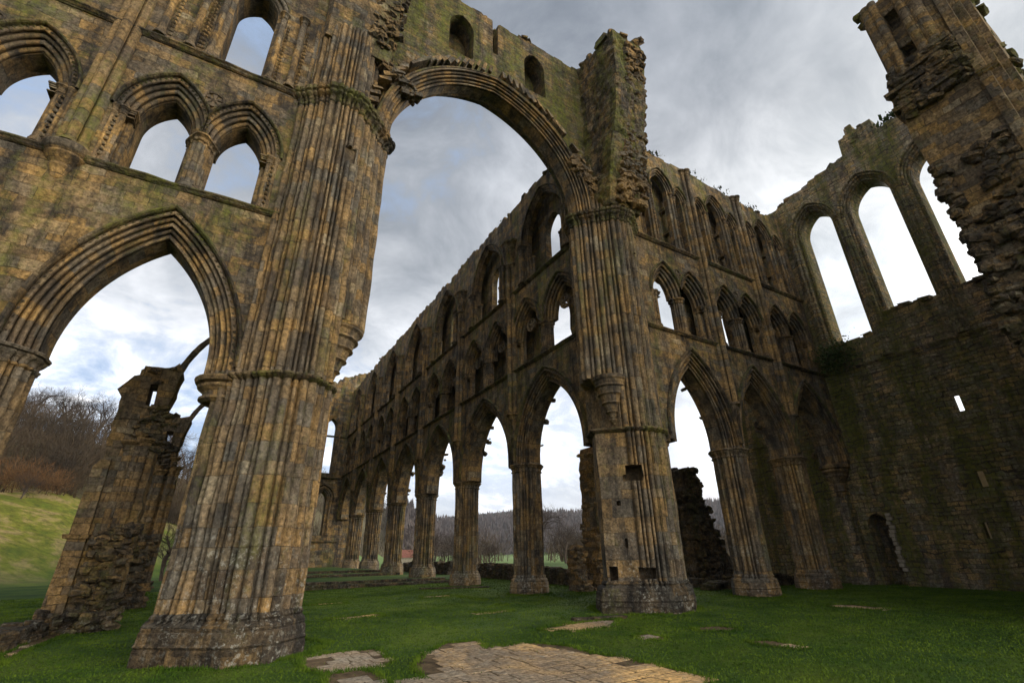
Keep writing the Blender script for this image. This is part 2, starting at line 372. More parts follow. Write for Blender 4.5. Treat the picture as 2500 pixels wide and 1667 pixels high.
def sweep_arch(mb, F, cx, half, zs, R, prof, n=16, down=0.0, clampL=None, clampR=None, voff=0.0):
    """mouldings following a pointed arch, with straight parts below the springing"""
    rows = []; arcl = []
    for side in (0, 1):
        ts = list(range(n+1)) if side == 0 else list(range(n-1, -1, -1))
        for t in ts: rows.append((side, t/n))
    dn = max(1, int(down/0.6)) if down > 0 else 0
    rws = [(0, -(dn-i)/dn if dn else 0) for i in range(dn)] + rows + [(1, -(i+1)/dn) for i in range(dn)]
    grid = []
    for side, t in rws:
        row = []
        for dr, w in prof:
            Ro = R+dr; am = acos(max(-1, min(1, (R-half)/Ro)))
            if t < 0: u, z = cx-half-dr, zs+t*down
            else: u, z = cx-half+R-Ro*cos(am*t), zs+Ro*sin(am*t)
            if side == 1: u = 2*cx-u
            if clampL is not None: u = max(u, clampL)
            if clampR is not None: u = min(u, clampR)
            row.append((u, z, w))
        grid.append(row)
    # lengths for uv
    vl = [0.0]; mid = len(prof)//2
    for a, b in zip(grid[:-1], grid[1:]): vl.append(vl[-1]+sqrt((a[mid][0]-b[mid][0])**2+(a[mid][1]-b[mid][1])**2)*1.12)
    ul = [0.0]
    for a, b in zip(prof[:-1], prof[1:]): ul.append(ul[-1]+sqrt((a[0]-b[0])**2+(a[1]-b[1])**2))
    m = len(prof); n0 = mb.add([F(*p) for row in grid for p in row])
    for i in range(len(grid)-1):
        for j in range(m-1):
            a = n0+i*m+j
            mb.face((a, a+1, a+m+1, a+m), [(ul[j], vl[i]+voff), (ul[j+1], vl[i]+voff), (ul[j+1], vl[i+1]+voff), (ul[j], vl[i+1]+voff)])

def strip(mb, pts3, prof_fn=None): pass

def loft(mb, rings, cap=True, F=None, uoff=0.0):
    """rings: list of lists of (x,y,z) world points, same length, closed"""
    m = len(rings[0]); n0 = mb.add([p for r in rings for p in r])
    ul = [uoff]; r0 = rings[0]
    best = max(rings, key=lambda r: abs(r[0][0]-r[m//2][0])+abs(r[0][1]-r[m//2][1]))
    for j in range(m):
        a = Vector(best[j]); b = Vector(best[(j+1) % m]); ul.append(ul[-1]+(a-b).length)
    for i in range(len(rings)-1):
        for j in range(m):
            a = n0+i*m+j; b = n0+i*m+(j+1) % m
            z0, z1 = rings[i][j][2], rings[i+1][j][2]; z2, z3 = rings[i][(j+1) % m][2], rings[i+1][(j+1) % m][2]
            mb.face((a, b, b+m, a+m), [(ul[j], z0), (ul[j+1], z2), (ul[j+1], z3), (ul[j], z1)])
    if cap:
        mb.face([n0+j for j in range(m)][::-1]); k = n0+(len(rings)-1)*m; mb.face([k+j for j in range(m)])

SLOT = [(0.0, -.55), (.075, -.55), (.11, .15), (.20, .62), (.34, .92), (.5, 1.0), (.66, .92), (.80, .62), (.89, .15), (.925, -.55)]
def rolled(poly, rw, amp, sub=6, flat=()):
    """closed outline whose edges are covered with round shafts; big and small alternate"""
    out = []; m = len(poly); area = sum(poly[i][0]*poly[(i+1) % m][1]-poly[(i+1) % m][0]*poly[i][1] for i in range(m))
    sg = 1 if area > 0 else -1
    for i in range(m):
        a = Vector(poly[i]); b = Vector(poly[(i+1) % m]); d = b-a; ln = d.length
        nn = Vector((d.y, -d.x)).normalized()*sg
        if i in flat:
            for q in range(8): out.append(tuple(a+d*q/8))
            continue
        k = max(1, round(ln/rw)); 
        if k > 1 and k % 2 == 0: k += 1
        # widths: odd ones wide, even ones narrow
        ws = [1.25 if q % 2 == 0 else 0.7 for q in range(k)]; tot = sum(ws); s0 = 0
        for q in range(k):
            wq = ws[q]/tot
            for e, f in SLOT:
                out.append(tuple(a+d*(s0+wq*e)+nn*(amp*f*(1.0 if q % 2 == 0 or f < 0 else 0.55))))
            s0 += wq
    return out
def plain(poly, prof):
    """same point count as prof, points on the outline poly (no rolls)"""
    cx = sum(p[0] for p in poly)/len(poly); cy = sum(p[1] for p in poly)/len(poly)
    out = []
    for x, y in prof:
        dx, dy = x-cx, y-cy; best = None
        for i in range(len(poly)):
            ax, ay = poly[i]; bx, by = poly[(i+1) % len(poly)]; ex, ey = bx-ax, by-ay
            den = dx*ey-dy*ex
            if abs(den) < 1e-9: continue
            t = ((ax-cx)*ey-(ay-cy)*ex)/den; s = ((ax-cx)*dy-(ay-cy)*dx)/den
            if t > 0 and -1e-6 <= s <= 1+1e-6: best = t if best is None else max(best, t)
        best = best or 1.0
        out.append((cx+dx*best, cy+dy*best))
    return out
def ring(prof, c, z, off=0.0, soft=None, k=0.0, wob=0.0):
    """prof about centre c; off pushes outwards; soft/k blends towards a smooth outline"""
    R = []
    for i, (x, y) in enumerate(prof):
        if soft: x, y = x*(1-k)+soft[i][0]*k, y*(1-k)+soft[i][1]*k
        r = sqrt(x*x+y*y) or 1e-6
        if wob:
            q = noise.noise(Vector((c[0]+x*1.3, c[1]+y*1.3, z*0.9)))*wob; 
        else: q = 0
        s = (r+off+q)/r; R.append((c[0]+x*s, c[1]+y*s, z))
    return R

CAPZ = [(-0.40, 0.00, 0.0), (-0.37, 0.05, 0.2), (-0.33, 0.06, 0.3), (-0.30, 0.01, 0.2), (-0.22, 0.03, 0.4), (-0.15, 0.09, 0.7),
        (-0.11, 0.11, 0.8), (-0.09, 0.06, 0.8), (-0.07, 0.13, 0.9), (-0.02, 0.15, 0.9), (0.0, 0.13, 0.9), (0.02, 0.02, 0.9)]
BASEZ = [(0.0, 0.24, 1.0), (0.22, 0.24, 1.0), (0.26, 0.21, 1.0), (0.30, 0.25, 1.0), (0.34, 0.21, 1.0), (0.50, 0.19, 1.0), (0.52, 0.15, 1.0), (0.56, 0.18, 0.9),
         (0.61, 0.17, 0.8), (0.65, 0.09, 0.5), (0.68, 0.05, 0.3), (0.72, 0.08, 0.3), (0.76, 0.05, 0.2), (0.80, 0.0, 0.0)]
def regular(n, r, rot=0.0): return [(r*cos(rot+2*pi*i/n), r*sin(rot+2*pi*i/n)) for i in range(n)]

HC, S1, S2 = 5.80, 10.84, 15.78
def gz(x, y):
    if y > 0: yy = min(y, 12)
    else: yy = y
    z = -0.30+0.0125*max(min(x, 24), -6)+0.01*max(yy, -20)
    return z
M_basm = stone('plinth_stone', 0.8, 0.36, 0.012, 0.20, 0.30, 0.80, 0.40, 0.02, 0.03, True, lum=.62, mk=.4)
# ---- a free-standing clustered pier
def make_pier(x, y, z0, label, group, mat=M_shaft, ztop=HC):
    t = thing('arcade_pier', label, 'pier', (x, y, z0), group)
    poly = regular(8, 0.66, pi/8); pr = rolled(poly, 0.17, 0.115); sm = plain(regular(8, 0.78, pi/8), pr)
    b = MB(); zb = z0-0.25
    loft(b, [ring(pr, (x, y), zb+z*1.0+(0.25 if z > 0 else 0), o*0.70, sm, k) for z, o, k in BASEZ]); b.build('base', M_near, t)
    s = MB(); zs0 = z0+0.78; zs1 = ztop-0.38; n = 12
    loft(s, [ring(pr, (x, y), zs0+(zs1-zs0)*i/n, 0, wob=0.035) for i in range(n+1)]); s.build('shaft', mat, t)
    c = MB(); loft(c, [ring(pr, (x, y), ztop+z, o, sm, k) for z, o, k in CAPZ]); c.build('capital', mat, t)
    return t
ORD = ['nearest', 'second', 'third', 'fourth', 'fifth', 'sixth']
YP = [7.42, 14.55, 21.65, 28.75, 35.85, 42.95]
ZP = [-0.06, 0.0, 0.28, 0.45, 0.62, 0.62]
pier0 = None
for i, y in enumerate(YP):
    lab = ['grey fluted choir pier nearest the big crossing pier', 'second fluted choir pier from the crossing, low stone strip at its foot',
           'third choir pier, standing on the broken edge of the stepped stone platform', 'fourth choir pier from the crossing, pale stone on its right edge',
           'fifth choir pier from the crossing, small and crowded between neighbours', 'farthest free-standing choir pier, beside the east end'][i]
    make_pier(XB, y, ZP[i], lab, 'clustered piers of the choir arcade')
def copy_pier(src, x, y, z):
    r = src.copy(); COL.objects.link(r); r.location = (x, y, z)
    for ch in [o for o in bpy.data.objects if o.parent == src]:
        c = ch.copy(); COL.objects.link(c); c.parent = r
    return r
for src in [o for o in bpy.data.objects if o.name.startswith('arcade_pier')]:
    r = copy_pier(src, 1.03, src.location.y, src.location.z)
    r['label'] = 'hidden far-side pier opposite the '+src['label'].split(',')[0][:60]; r['group'] = 'hidden piers of the other choir arcade'
XT = [19.70, 24.25]
for i, x in enumerate(XT):
    make_pier(x, 0.0, gz(x, -1)+0.02, ['leaning-looking clustered pier between first and second transept arches, whitish stain low on it',
              'clustered pier nearest the dark end wall, pale bleached patch above its base'][i], 'clustered piers of the right transept arcade', M_near)
make_pier(-4.83, 0.0, gz(-4.8, 0), 'pier cut off at the left edge, only a capital corner and shaft visible', 'clustered piers of the left transept arcade', M_near)

# ---- walls -----------------------------------------------------------------
def jag(u0, u1, z, step, amp, seed, slope=None):
    """broken masonry top, in courses"""
    r = random.Random(seed); P = []; n = max(2, int(abs(u1-u0)/step)); zz = z
    for i in range(n):
        a = u0+(u1-u0)*i/n; b = u0+(u1-u0)*(i+1)/n
        base = slope(a) if slope else z
        zz = base+round(r.uniform(-amp, amp)/0.09)*0.09 + noise.noise(Vector((a*0.8, seed, 0)))*amp
        P += [(a, zz+r.uniform(-.02, .02)), (b-(b-a)*r.uniform(.03, .2), zz+r.uniform(-.03, .03))]
    return P

def rag(pts, step, amp, seed):
    r = random.Random(seed); out = []
    for (a, b), (c, d) in zip(pts[:-1], pts[1:]):
        L = sqrt((a-c)**2+(b-d)**2); n = max(1, int(L/step))
        for i in range(n):
            t = i/n; out.append((a+(c-a)*t+(r.uniform(-amp, amp) if i else 0), b+(d-b)*t+(r.uniform(-amp, amp) if i else 0)))
    return out
ARC_T = dict(half=1.55, R=4.4, D=0.62)           # transept arcade arch
def arch_z(half, R, dr): return sqrt((R+dr)**2-(R-half)**2)

def hood(mb, F, cx, half, zs, R, dr, w, t=0.10, pr=0.12, n=18, **k):
    """projecting hood mould"""
    P = [(dr, w+0.02), (dr, w-pr*0.6), (dr+t*0.35, w-pr), (dr+t*0.75, w-pr), (dr+t, w-pr*0.45), (dr+t, w+0.02)]
    sweep_arch(mb, F, cx, half, zs, R, P, n, **k)
def teeth_arch(mb, F, cx, half, zs, R, dr, w, size, gap, z_from=None):
    Ro = R+dr; am = acos((R-half)/Ro); n = int(Ro*am/gap)
    for side in (-1, 1):
        for i in range(n):
            a = am*(i+0.5)/n; u = cx+side*(half-R+Ro*cos(a)); z = zs+Ro*sin(a)
            pyramid(mb, F, u, z, w, size)
def pyramid(mb, F, u, z, w, s):
    n = mb.add([F(u-s, z-s, w), F(u+s, z-s, w), F(u+s, z+s, w), F(u-s, z+s, w), F(u, z, w-s*1.1)])
    for a, b in ((0,1),(1,2),(2,3),(3,0)): mb.face((n+a, n+b, n+4))
def string_course(mb, F, u0, u1, z, w, pr=0.16, t=0.20, seg=0.5, seed=1, chip=0.03):
    """moulded string: profile in (w,z), swept along u, with chipped edge"""
    P = [(w+0.05, z-t*0.5), (w-pr*0.25, z-t*0.5), (w-pr*0.55, z-t*0.32), (w-pr*0.75, z-t*0.1), (w-pr, z+t*0.05), (w-pr, z+t*0.25), (w-pr*0.6, z+t*0.38), (w+0.05, z+t*0.5)]
    n = max(2, int(abs(u1-u0)/seg)); rows = []
    r = random.Random(seed)
    for i in range(n+1):
        u = u0+(u1-u0)*i/n; c = 1-abs(r.gauss(0, chip))*4
        rows.append([F(u, b, w+0.05+(a-w-0.05)*max(0.5, c)) for a, b in P])
    m = len(P); n0 = mb.add([p for q in rows for p in q])
    for i in range(n):
        for j in range(m-1):
            a = n0+i*m+j; mb.face((a, a+1, a+m+1, a+m))
    mb.face([n0+j for j in range(m)]); mb.face([n0+n*m+j for j in range(m)])
def shaft_col(mb, F, u, w, z0, z1, r=0.08, lobes=1, cap=0.28, base=0.18, n=12, spread=None):
    """a round shaft with bell capital and moulded base; rings along z"""
    Z = [(z0, r*1.75), (z0+base*.45, r*1.75), (z0+base*.5, r*1.45), (z0+base*.8, r*1.5), (z0+base, r), (z1-cap, r), (z1-cap+.02, r*1.3), (z1-cap+.05, r*1.3), (z1-cap+.07, r*1.02),
         (z1-cap*.45, r*1.25), (z1-cap*.3, r*1.75), (z1-cap*.22, r*1.55), (z1-cap*.18, r*1.9), (z1, r*1.95)]
    k = len(mb.v); m = n
    for z, q in Z:
        for i in range(m):
            t = 2*pi*i/m; mb.v.append(F(u+q*cos(t), z, w+q*sin(t)))
    for i in range(len(Z)-1):
        for j in range(m):
            a = k+i*m+j; b = k+i*m+(j+1) % m
            mb.face((a, b, b+m, a+m), [(j*r*.5, Z[i][0]), ((j+1)*r*.5, Z[i][0]), ((j+1)*r*.5, Z[i+1][0]), (j*r*.5, Z[i+1][0])])
    mb.face([k+j for j in range(m)]); mb.face([k+(len(Z)-1)*m+j for j in range(m)])
def cluster(mb, F, u, w, z0, z1, hu, hw, r=0.07, capo=0.10, cap=0.26, base=0.2):
    """clustered colonnette of diamond plan with shared capital and base"""
    poly = [(hu, 0), (hu*.3, hw), (-hu*.3, hw), (-hu, 0), (-hu*.3, -hw), (hu*.3, -hw)]
    pr = rolled(poly, r*2.2, r*0.8, sub=5); sm = plain([(a*1.05, b*1.05) for a, b in poly], pr)
    def rg(z, off, k):
        R = []
        for i, (x, y) in enumerate(pr):
            x, y = x*(1-k)+sm[i][0]*k, y*(1-k)+sm[i][1]*k; q = sqrt(x*x+y*y); s = (q+off)/q
            R.append(F(u+x*s, z, w+y*s))
        return R
    Z = [(z0, .10, .9), (z0+base*.5, .10, .9), (z0+base*.55, .05, .8), (z0+base*.8, .07, .5), (z0+base, 0, 0), (z1-cap, 0, 0), (z1-cap*.9, .05, .2), (z1-cap*.8, .01, .2),
         (z1-cap*.45, .03, .4), (z1-cap*.3, .09, .7), (z1-cap*.25, .05, .7), (z1-cap*.2, .11, .8), (z1, .12, .9)]
    rings = [rg(*z) for z in Z]; m = len(pr); n0 = mb.add([p for q in rings for p in q])
    for i in range(len(Z)-1):
        for j in range(m):
            a = n0+i*m+j; b = n0+i*m+(j+1) % m; jj = j*0.03
            mb.face((a, b, b+m, a+m), [(jj, Z[i][0]), (jj+.03, Z[i][0]), (jj+.03, Z[i+1][0]), (jj, Z[i+1][0])])
    mb.face([n0+j for j in range(m)]); mb.face([n0+(len(Z)-1)*m+j for j in range(m)])
def cap_band(mb, F, ua, ub, z, w0, w1, pr=0.07):
    """moulded capital band on a jamb between ua and ub, wrapping w0..w1"""
    for dz0, dz1, o in ((-.29, -.26, .02), (-.11, -.07, .03), (-.05, 0.0, .05), (-.16, -.12, .012)):
        a, b = min(ua, ub)-o, max(ua, ub)+o
        P = [(a, w0-o), (b, w0-o), (b, w1), (a, w1)]
        n = mb.add([F(u, z+dz0, w) for u, w in P]+[F(u, z+dz1, w) for u, w in P])
        for f in ((0,1,5,4),(1,2,6,5),(2,3,7,6),(3,0,4,7),(0,3,2,1),(4,5,6,7)): mb.face([n+i for i in f])
def rosette(mb, F, u, z, w, r):
    n = 24; 
    def ringt(r0, r1, w0, w1, cu=u, cz=z, m=n):
        k = mb.add([F(cu+r0*cos(2*pi*i/m), cz+r0*sin(2*pi*i/m), w0) for i in range(m)]+[F(cu+r1*cos(2*pi*i/m), cz+r1*sin(2*pi*i/m), w1) for i in range(m)])
        for i in range(m): mb.face((k+i, k+(i+1) % m, k+m+(i+1) % m, k+m+i))
    ringt(r, r*.97, w+.02, w-.07); ringt(r*.97, r*.80, w-.07, w-.05); ringt(r*.80, r*.76, w-.05, w+.16)
    for i in range(6):                                 # cusps
        a = 2*pi*(i+.5)/6; 
        c = Vector((u+r*.76*cos(a), z+r*.76*sin(a))); d = Vector((u+r*.26*cos(a), z+r*.26*sin(a))); q = Vector((-sin(a), cos(a)))
        k = mb.add([F(c.x+q.x*r*.24, c.y+q.y*r*.24, w-.02), F(c.x-q.x*r*.24, c.y-q.y*r*.24, w-.02), F(d.x-q.x*r*.07, d.y-q.y*r*.07, w-.03), F(d.x+q.x*r*.07, d.y+q.y*r*.07, w-.03),
                    F(c.x+q.x*r*.24, c.y+q.y*r*.24, w+.12), F(c.x-q.x*r*.24, c.y-q.y*r*.24, w+.12), F(d.x-q.x*r*.07, d.y-q.y*r*.07, w+.1), F(d.x+q.x*r*.07, d.y+q.y*r*.07, w+.1)])
        for f in ((0,1,2,3),(0,3,7,4),(1,2,6,5),(2,3,7,6)): mb.face([k+j for j in f])
    k = mb.add([F(u+r*.30*cos(2*pi*i/10), z+r*.30*sin(2*pi*i/10), w-.02) for i in range(10)]+[F(u, z, w-.09)])
    for i in range(10): mb.face((k+i, k+(i+1) % 10, k+10))
_c = [-.5, 0, .5]; TV = [(a, b, c) for a in _c for b in _c for c in _c if not (a == 0 and b == 0 and c == 0)]; _ix = {p: i for i, p in enumerate(TV)}
TF = []
for ax in range(3):
    for sgn in (-.5, .5):
        for i in range(2):
            for j in range(2):
                q = []
                for di, dj in ((0, 0), (1, 0), (1, 1), (0, 1)):
                    p = [0, 0, 0]; p[ax] = sgn; p[(ax+1) % 3] = _c[i+di]; p[(ax+2) % 3] = _c[j+dj]; q.append(_ix[tuple(p)])
                TF.append(q)
def rock(mb, c, d, rnd_, R, r):
    pts = []
    for a, b, e in TV:
        l = sqrt(a*a+b*b+e*e); k = (1-rnd_)+rnd_*(.5/l)*1.25; j = 1+r.uniform(-.13, .13)
        q = R @ Vector((a*d[0]*k*j, b*d[1]*k*j, e*d[2]*k*(1+r.uniform(-.13, .13)))); pts.append((q.x+c[0], q.y+c[1], q.z+c[2]))
    n = mb.add(pts)
    for f in TF: mb.face([n+i for i in f])
def rubble(mb, F, pts, s0, s1, seed, flat=0.55, rot=0.5):
    """broken core: irregular stones at the given (u,z,w) points"""
    r = random.Random(seed)
    for u, z, w in pts:
        d = r.uniform(s0, s1); x, y, zz = F(u, z, w)
        R = Matrix.Rotation(r.uniform(-rot, rot), 3, 'X') @ Matrix.Rotation(r.uniform(-rot, rot), 3, 'Y') @ Matrix.Rotation(r.uniform(-.6, .6), 3, 'Z')
        if r.random() < .3: d *= r.uniform(.45, .8)
        rock(mb, (x, y, zz), (d*r.uniform(.7, 1.35), d*r.uniform(.7, 1.35), d*flat*r.uniform(.6, 1.5)), r.uniform(.25, .6), R, r)
def chips_top(mb, F, u0, u1, zf, w0, w1, n, seed, s=(0.15, 0.4)):
    r = random.Random(seed)
    rubble(mb, F, [(u, zf(u)+r.uniform(-.12, .06), r.uniform(w0, w1)) for u in [r.uniform(u0, u1) for _ in range(n)]], s[0], s[1], seed+1)

def triforium(T, F, bc, dx, half, D, zs, R, sill, midw, mat_a, zt_holes, ros=True, teeth=True, tb=.62):
    """two moulded arches in one bay; returns the outline of the hole"""
    ho = half+D
    def side(cx, sgn):                                 # arch outline clipped at bc
        return [(u, z) for u, z in arc_pts(cx, half, zs, R, D, 12)]
    A = [(max(min(u, bc), -1e9), z) for u, z in side(bc-dx, -1)]; B = [(max(u, bc), z) for u, z in side(bc+dx, 1)]
    A = [p for p in A if p[0] < bc-1e-4 or False]
    # height where the outer arcs meet above the middle column
    Ro = R+D; c = bc-dx+half-R; zm = zs+sqrt(max(0.01, Ro*Ro-(bc-c)**2)) if dx < ho else zs
    B = [p for p in B if p[0] > bc+1e-4]
    hole = [(bc-dx-ho, sill)]+A+([(bc, zm)] if dx < ho else [])+B+[(bc+dx+ho, sill)]
    zt_holes.append(hole)
    for sg in (-1, 1):
        mb = MB(); pr = mould_profile(D, -.67, -.22, tb, tb, 4, 0.10, back=False)
        kw = dict(clampR=bc) if sg < 0 else dict(clampL=bc)
        sweep_arch(mb, F, bc+sg*dx, half, zs, R, pr, 14, 0.0, **kw)
        a = mb.build('triforium_arch', mat_a, T)
        h = MB(); hood(h, F, bc+sg*dx, half, zs, R, D-.01, -.67, 0.09, 0.12, 14, **kw)
        if teeth: teeth_arch(h, F, bc+sg*dx, half, zs, R, D-.08, -.69, 0.035, 0.13)
        h.build('hood_mould', M_hood, T)
        # jamb with shafts
        j = MB(); u_out = bc+sg*(dx+ho); u_in = bc+sg*(dx+half)
        P = [(u_out, -.665), (u_out-sg*D*.45, -.60), (u_out-sg*D*.55, -.45), (u_in+sg*.02, -.28), (u_in, -.2), (u_in, tb), (u_out, tb)]
        n0 = j.add([F(u, sill, w) for u, w in P]+[F(u, zs, w) for u, w in P]); m = len(P)
        for i in range(m-1): j.face((n0+i, n0+i+1, n0+m+i+1, n0+m+i))
        shaft_col(j, F, u_out-sg*D*.50, -.62, sill, zs, .085); shaft_col(j, F, u_in+sg*.10, -.36, sill, zs, .085); shaft_col(j, F, u_out-sg*D*.13, -.66, sill, zs, .05)
        cap_band(j, F, u_out, u_in, zs+.005, -.64, -.24)
        if teeth:
            z = sill+.25
            while z < zs-.35: pyramid(j, F, u_out-sg*D*.30, z, -.70, .05); z += .17
        j.build('jamb_shafts', mat_a, T)
    c = MB(); cw_, ch_ = (-.10, .50) if tb > .3 else (-.38, .27)
    cluster(c, F, bc, cw_, sill, zs, midw, ch_); c.build('colonnette', mat_a, T)
    if ros:
        q = MB(); rosette(q, F, bc, zm+(.60 if teeth else .62), -.68, .30 if teeth else .44); q.build('rosette', mat_a, T)
    if not teeth:
        for sg in (-1, 1):
            q = MB(); rosette(q, F, bc+sg*dx, zs+.62, -.30, .40); q.build('rosette', mat_a, T)
    return hole

def vault_shaft(T, F, u, z0, z1, mat, w=-.67, corbel=True, r=.09):
    mb = MB()
    for du, dw in ((-1.65*r, -.02), (0, -1.5*r), (1.65*r, -.02)):
        shaft_col(mb, F, u+du, w+dw, z0, z1, r, cap=.35, base=.12, n=10)
    mb.build('vault_shaft', mat, T)
    if corbel:
        c = MB(); Z = [(z0-.95, .03, .04), (z0-.80, .10, .10), (z0-.76, .07, .08), (z0-.6, .14, .14), (z0-.42, .20, .2), (z0-.38, .17, .17), (z0-.2, .27, .27), (z0-.12, .32, .30), (z0-.1, .28, .28), (z0, .34, .33)]
        rings = [[F(u+a*cos(t), z, w+.05-b*sin(t)) for t in [pi*i/10 for i in range(11)]]+[F(u-a*.5, z, w+.2), F(u+a*.5, z, w+.2)][::1] for z, a, b in Z]
        loft(c, [r_[:] for r_ in rings]); c.build('corbel', mat, T)

# =================================================================== transept east wall, right part
def arcade_wall(T, F, bays, u0, u1, arch, mat_w, mat_a, z_top, tri, first_corbels=(), topseed=3, z_start=HC, hood_teeth=False, slopef=None, ends=None):
    """bays: list of (u centre, scale half) ; builds lower wall + triforium"""
    half, R, D = arch['half'], arch['R'], arch['D']
    out = [(u0, z_start)]
    for b in bays:
        c = b['c']; h = b.get('half', half); r = b.get('R', R)
        pts = arc_pts(c, h, HC+.2, r, D, 16)
        out += [(c-h-D, HC)]+pts+[(c+h+D, HC)]
    out += [(u1, z_start)]
    holes = []
    for b in bays:
        triforium(T, F, b['c'], tri['dx'], tri['half'], tri['D'], tri['zs'], tri['R'], S1+.10, tri['mid'], mat_a, holes, tri.get('ros', True), tri.get('teeth', True), tri.get('tb', .62))
    out += [(u1, S1+.02), (u0, S1+.02)]
    # drop duplicate neighbours
    O = [out[0]]
    for p in out[1:]:
        if abs(p[0]-O[-1][0])+abs(p[1]-O[-1][1]) > 1e-4: O.append(p)
    mb = MB(); plate(mb, F, O, [], -.67, .62); mb.build('wall', mat_w, T)
    mb = MB(); plate(mb, F, [(u0, S1+.02), (u1, S1+.02), (u1, S2), (u0, S2)], holes, -.67, tri.get('tb', .62)); mb.build('triforium_wall', mat_w, T)
    if tri.get('tb', .62) < .5:
        mb = MB(); plate(mb, F, [(u0, S1+.02), (u1, S1+.02), (u1, S2), (u0, S2)], tri['back'], .30, .62); mb.build('back_wall', mat_w, T)
    for b in bays:
        c = b['c']; h = b.get('half', half); r = b.get('R', R)
        mb = MB(); sweep_arch(mb, F, c, h, HC+.2, r, mould_profile(D, -.67, -.30, .30, .62, 5, 0.135), 22, .2); mb.build('arch_moulding', mat_a, T)
        hm = MB(); hood(hm, F, c, h, HC+.2, r, D-.01, -.67, .11, .14, 22)
        if hood_teeth: teeth_arch(hm, F, c, h, HC+.2, r, D-.10, -.70, .05, .17)
        hm.build('hood_mould', M_hood, T)
    rb = random.Random(topseed+50); P = []
    for b in bays:                                     # the broken back edge of each arch
        h = b.get('half', half); r = b.get('R', R); am = acos((r-h)/r)
        for i in range(0 if T.location.x < 0 else 9):
            a = am*rb.uniform(.05, .85); sd = rb.choice((-1, 1)); zc = HC+.2+r*sin(a); u = b['c']+sd*(h-r+r*cos(a)+rb.uniform(.09, .22)); P.append((u, zc, .60+rb.uniform(-.08, .12)))
    mb = MB(); rubble(mb, F, P, .14, .34, topseed, .7)
    if P: mb.build('broken_masonry', M_rub, T)
    mb = MB(); string_course(mb, F, u0, u1, S1, -.67, .17, .2, seed=topseed); mb.build('string_course', M_hood, T)
    mb = MB(); string_course(mb, F, u0, u1, S2, -.67, .19, .2, seed=topseed+1); mb.build('string_course', M_hood, T)

def bh_(a, b, z, s):
    return rag([(a, S1+.12), (a+.05, z-.3), ((a+b)/2, z), (b-.05, z-.4), (b, S1+.12), (a, S1+.12)], .25, .05, s)
TRI_L = dict(dx=.95, half=.62, D=.48, zs=12.90, R=1.50, mid=.32, tb=.505)
TRI_T = dict(dx=.93, half=.52, D=.56, zs=12.85, R=1.45, mid=.34, tb=-.12, back=[bh_(15.7, 18.3, 14.6, 1), bh_(21.0, 22.45, 14.2, 2), bh_(25.9, 26.8, 13.8, 3)])
TR = thing('transept_arcade_wall', 'three-arched wall right of the central crossing pier, two rows of small arches above', 'ruined wall', (19.7, 0, 0))
baysT = [dict(c=17.44), dict(c=21.97), dict(c=26.50)]
arcade_wall(TR, FT, baysT, 14.3, 28.98, ARC_T, M_ash, M_arch, 22, TRI_T, topseed=11)
for u in XT: vault_shaft(TR, FT, u, 7.8, 21.9, M_shaft, r=.125)
# the third arch dies on a moulded corbel instead of a pier
cb = MB()
Z = [(4.05, .06), (4.15, .16), (4.3, .26), (4.36, .22), (4.45, .30), (4.5, .26), (4.7, .30), (4.85, .27), (5.0, .40), (5.2, .55), (5.3, .52), (5.45, .66), (5.55, .62), (5.62, .74), (5.78, .76), (5.8, .7)]
loft(cb, [[FT(28.45+r*1.0*cos(t), z, -.05+r*.95*sin(t)) for t in [2*pi*i/20 for i in range(20)]] for z, r in Z]); cb.build('respond_corbel', M_arch, TR)
rw = MB(); plate(rw, FT, [(28.35, gz(28, 0)-.3), (29.0, gz(28, 0)-.3), (29.0, HC+.4), (28.35, HC+.4)], [], -.25, .62); rw.build('respond', M_end, TR)

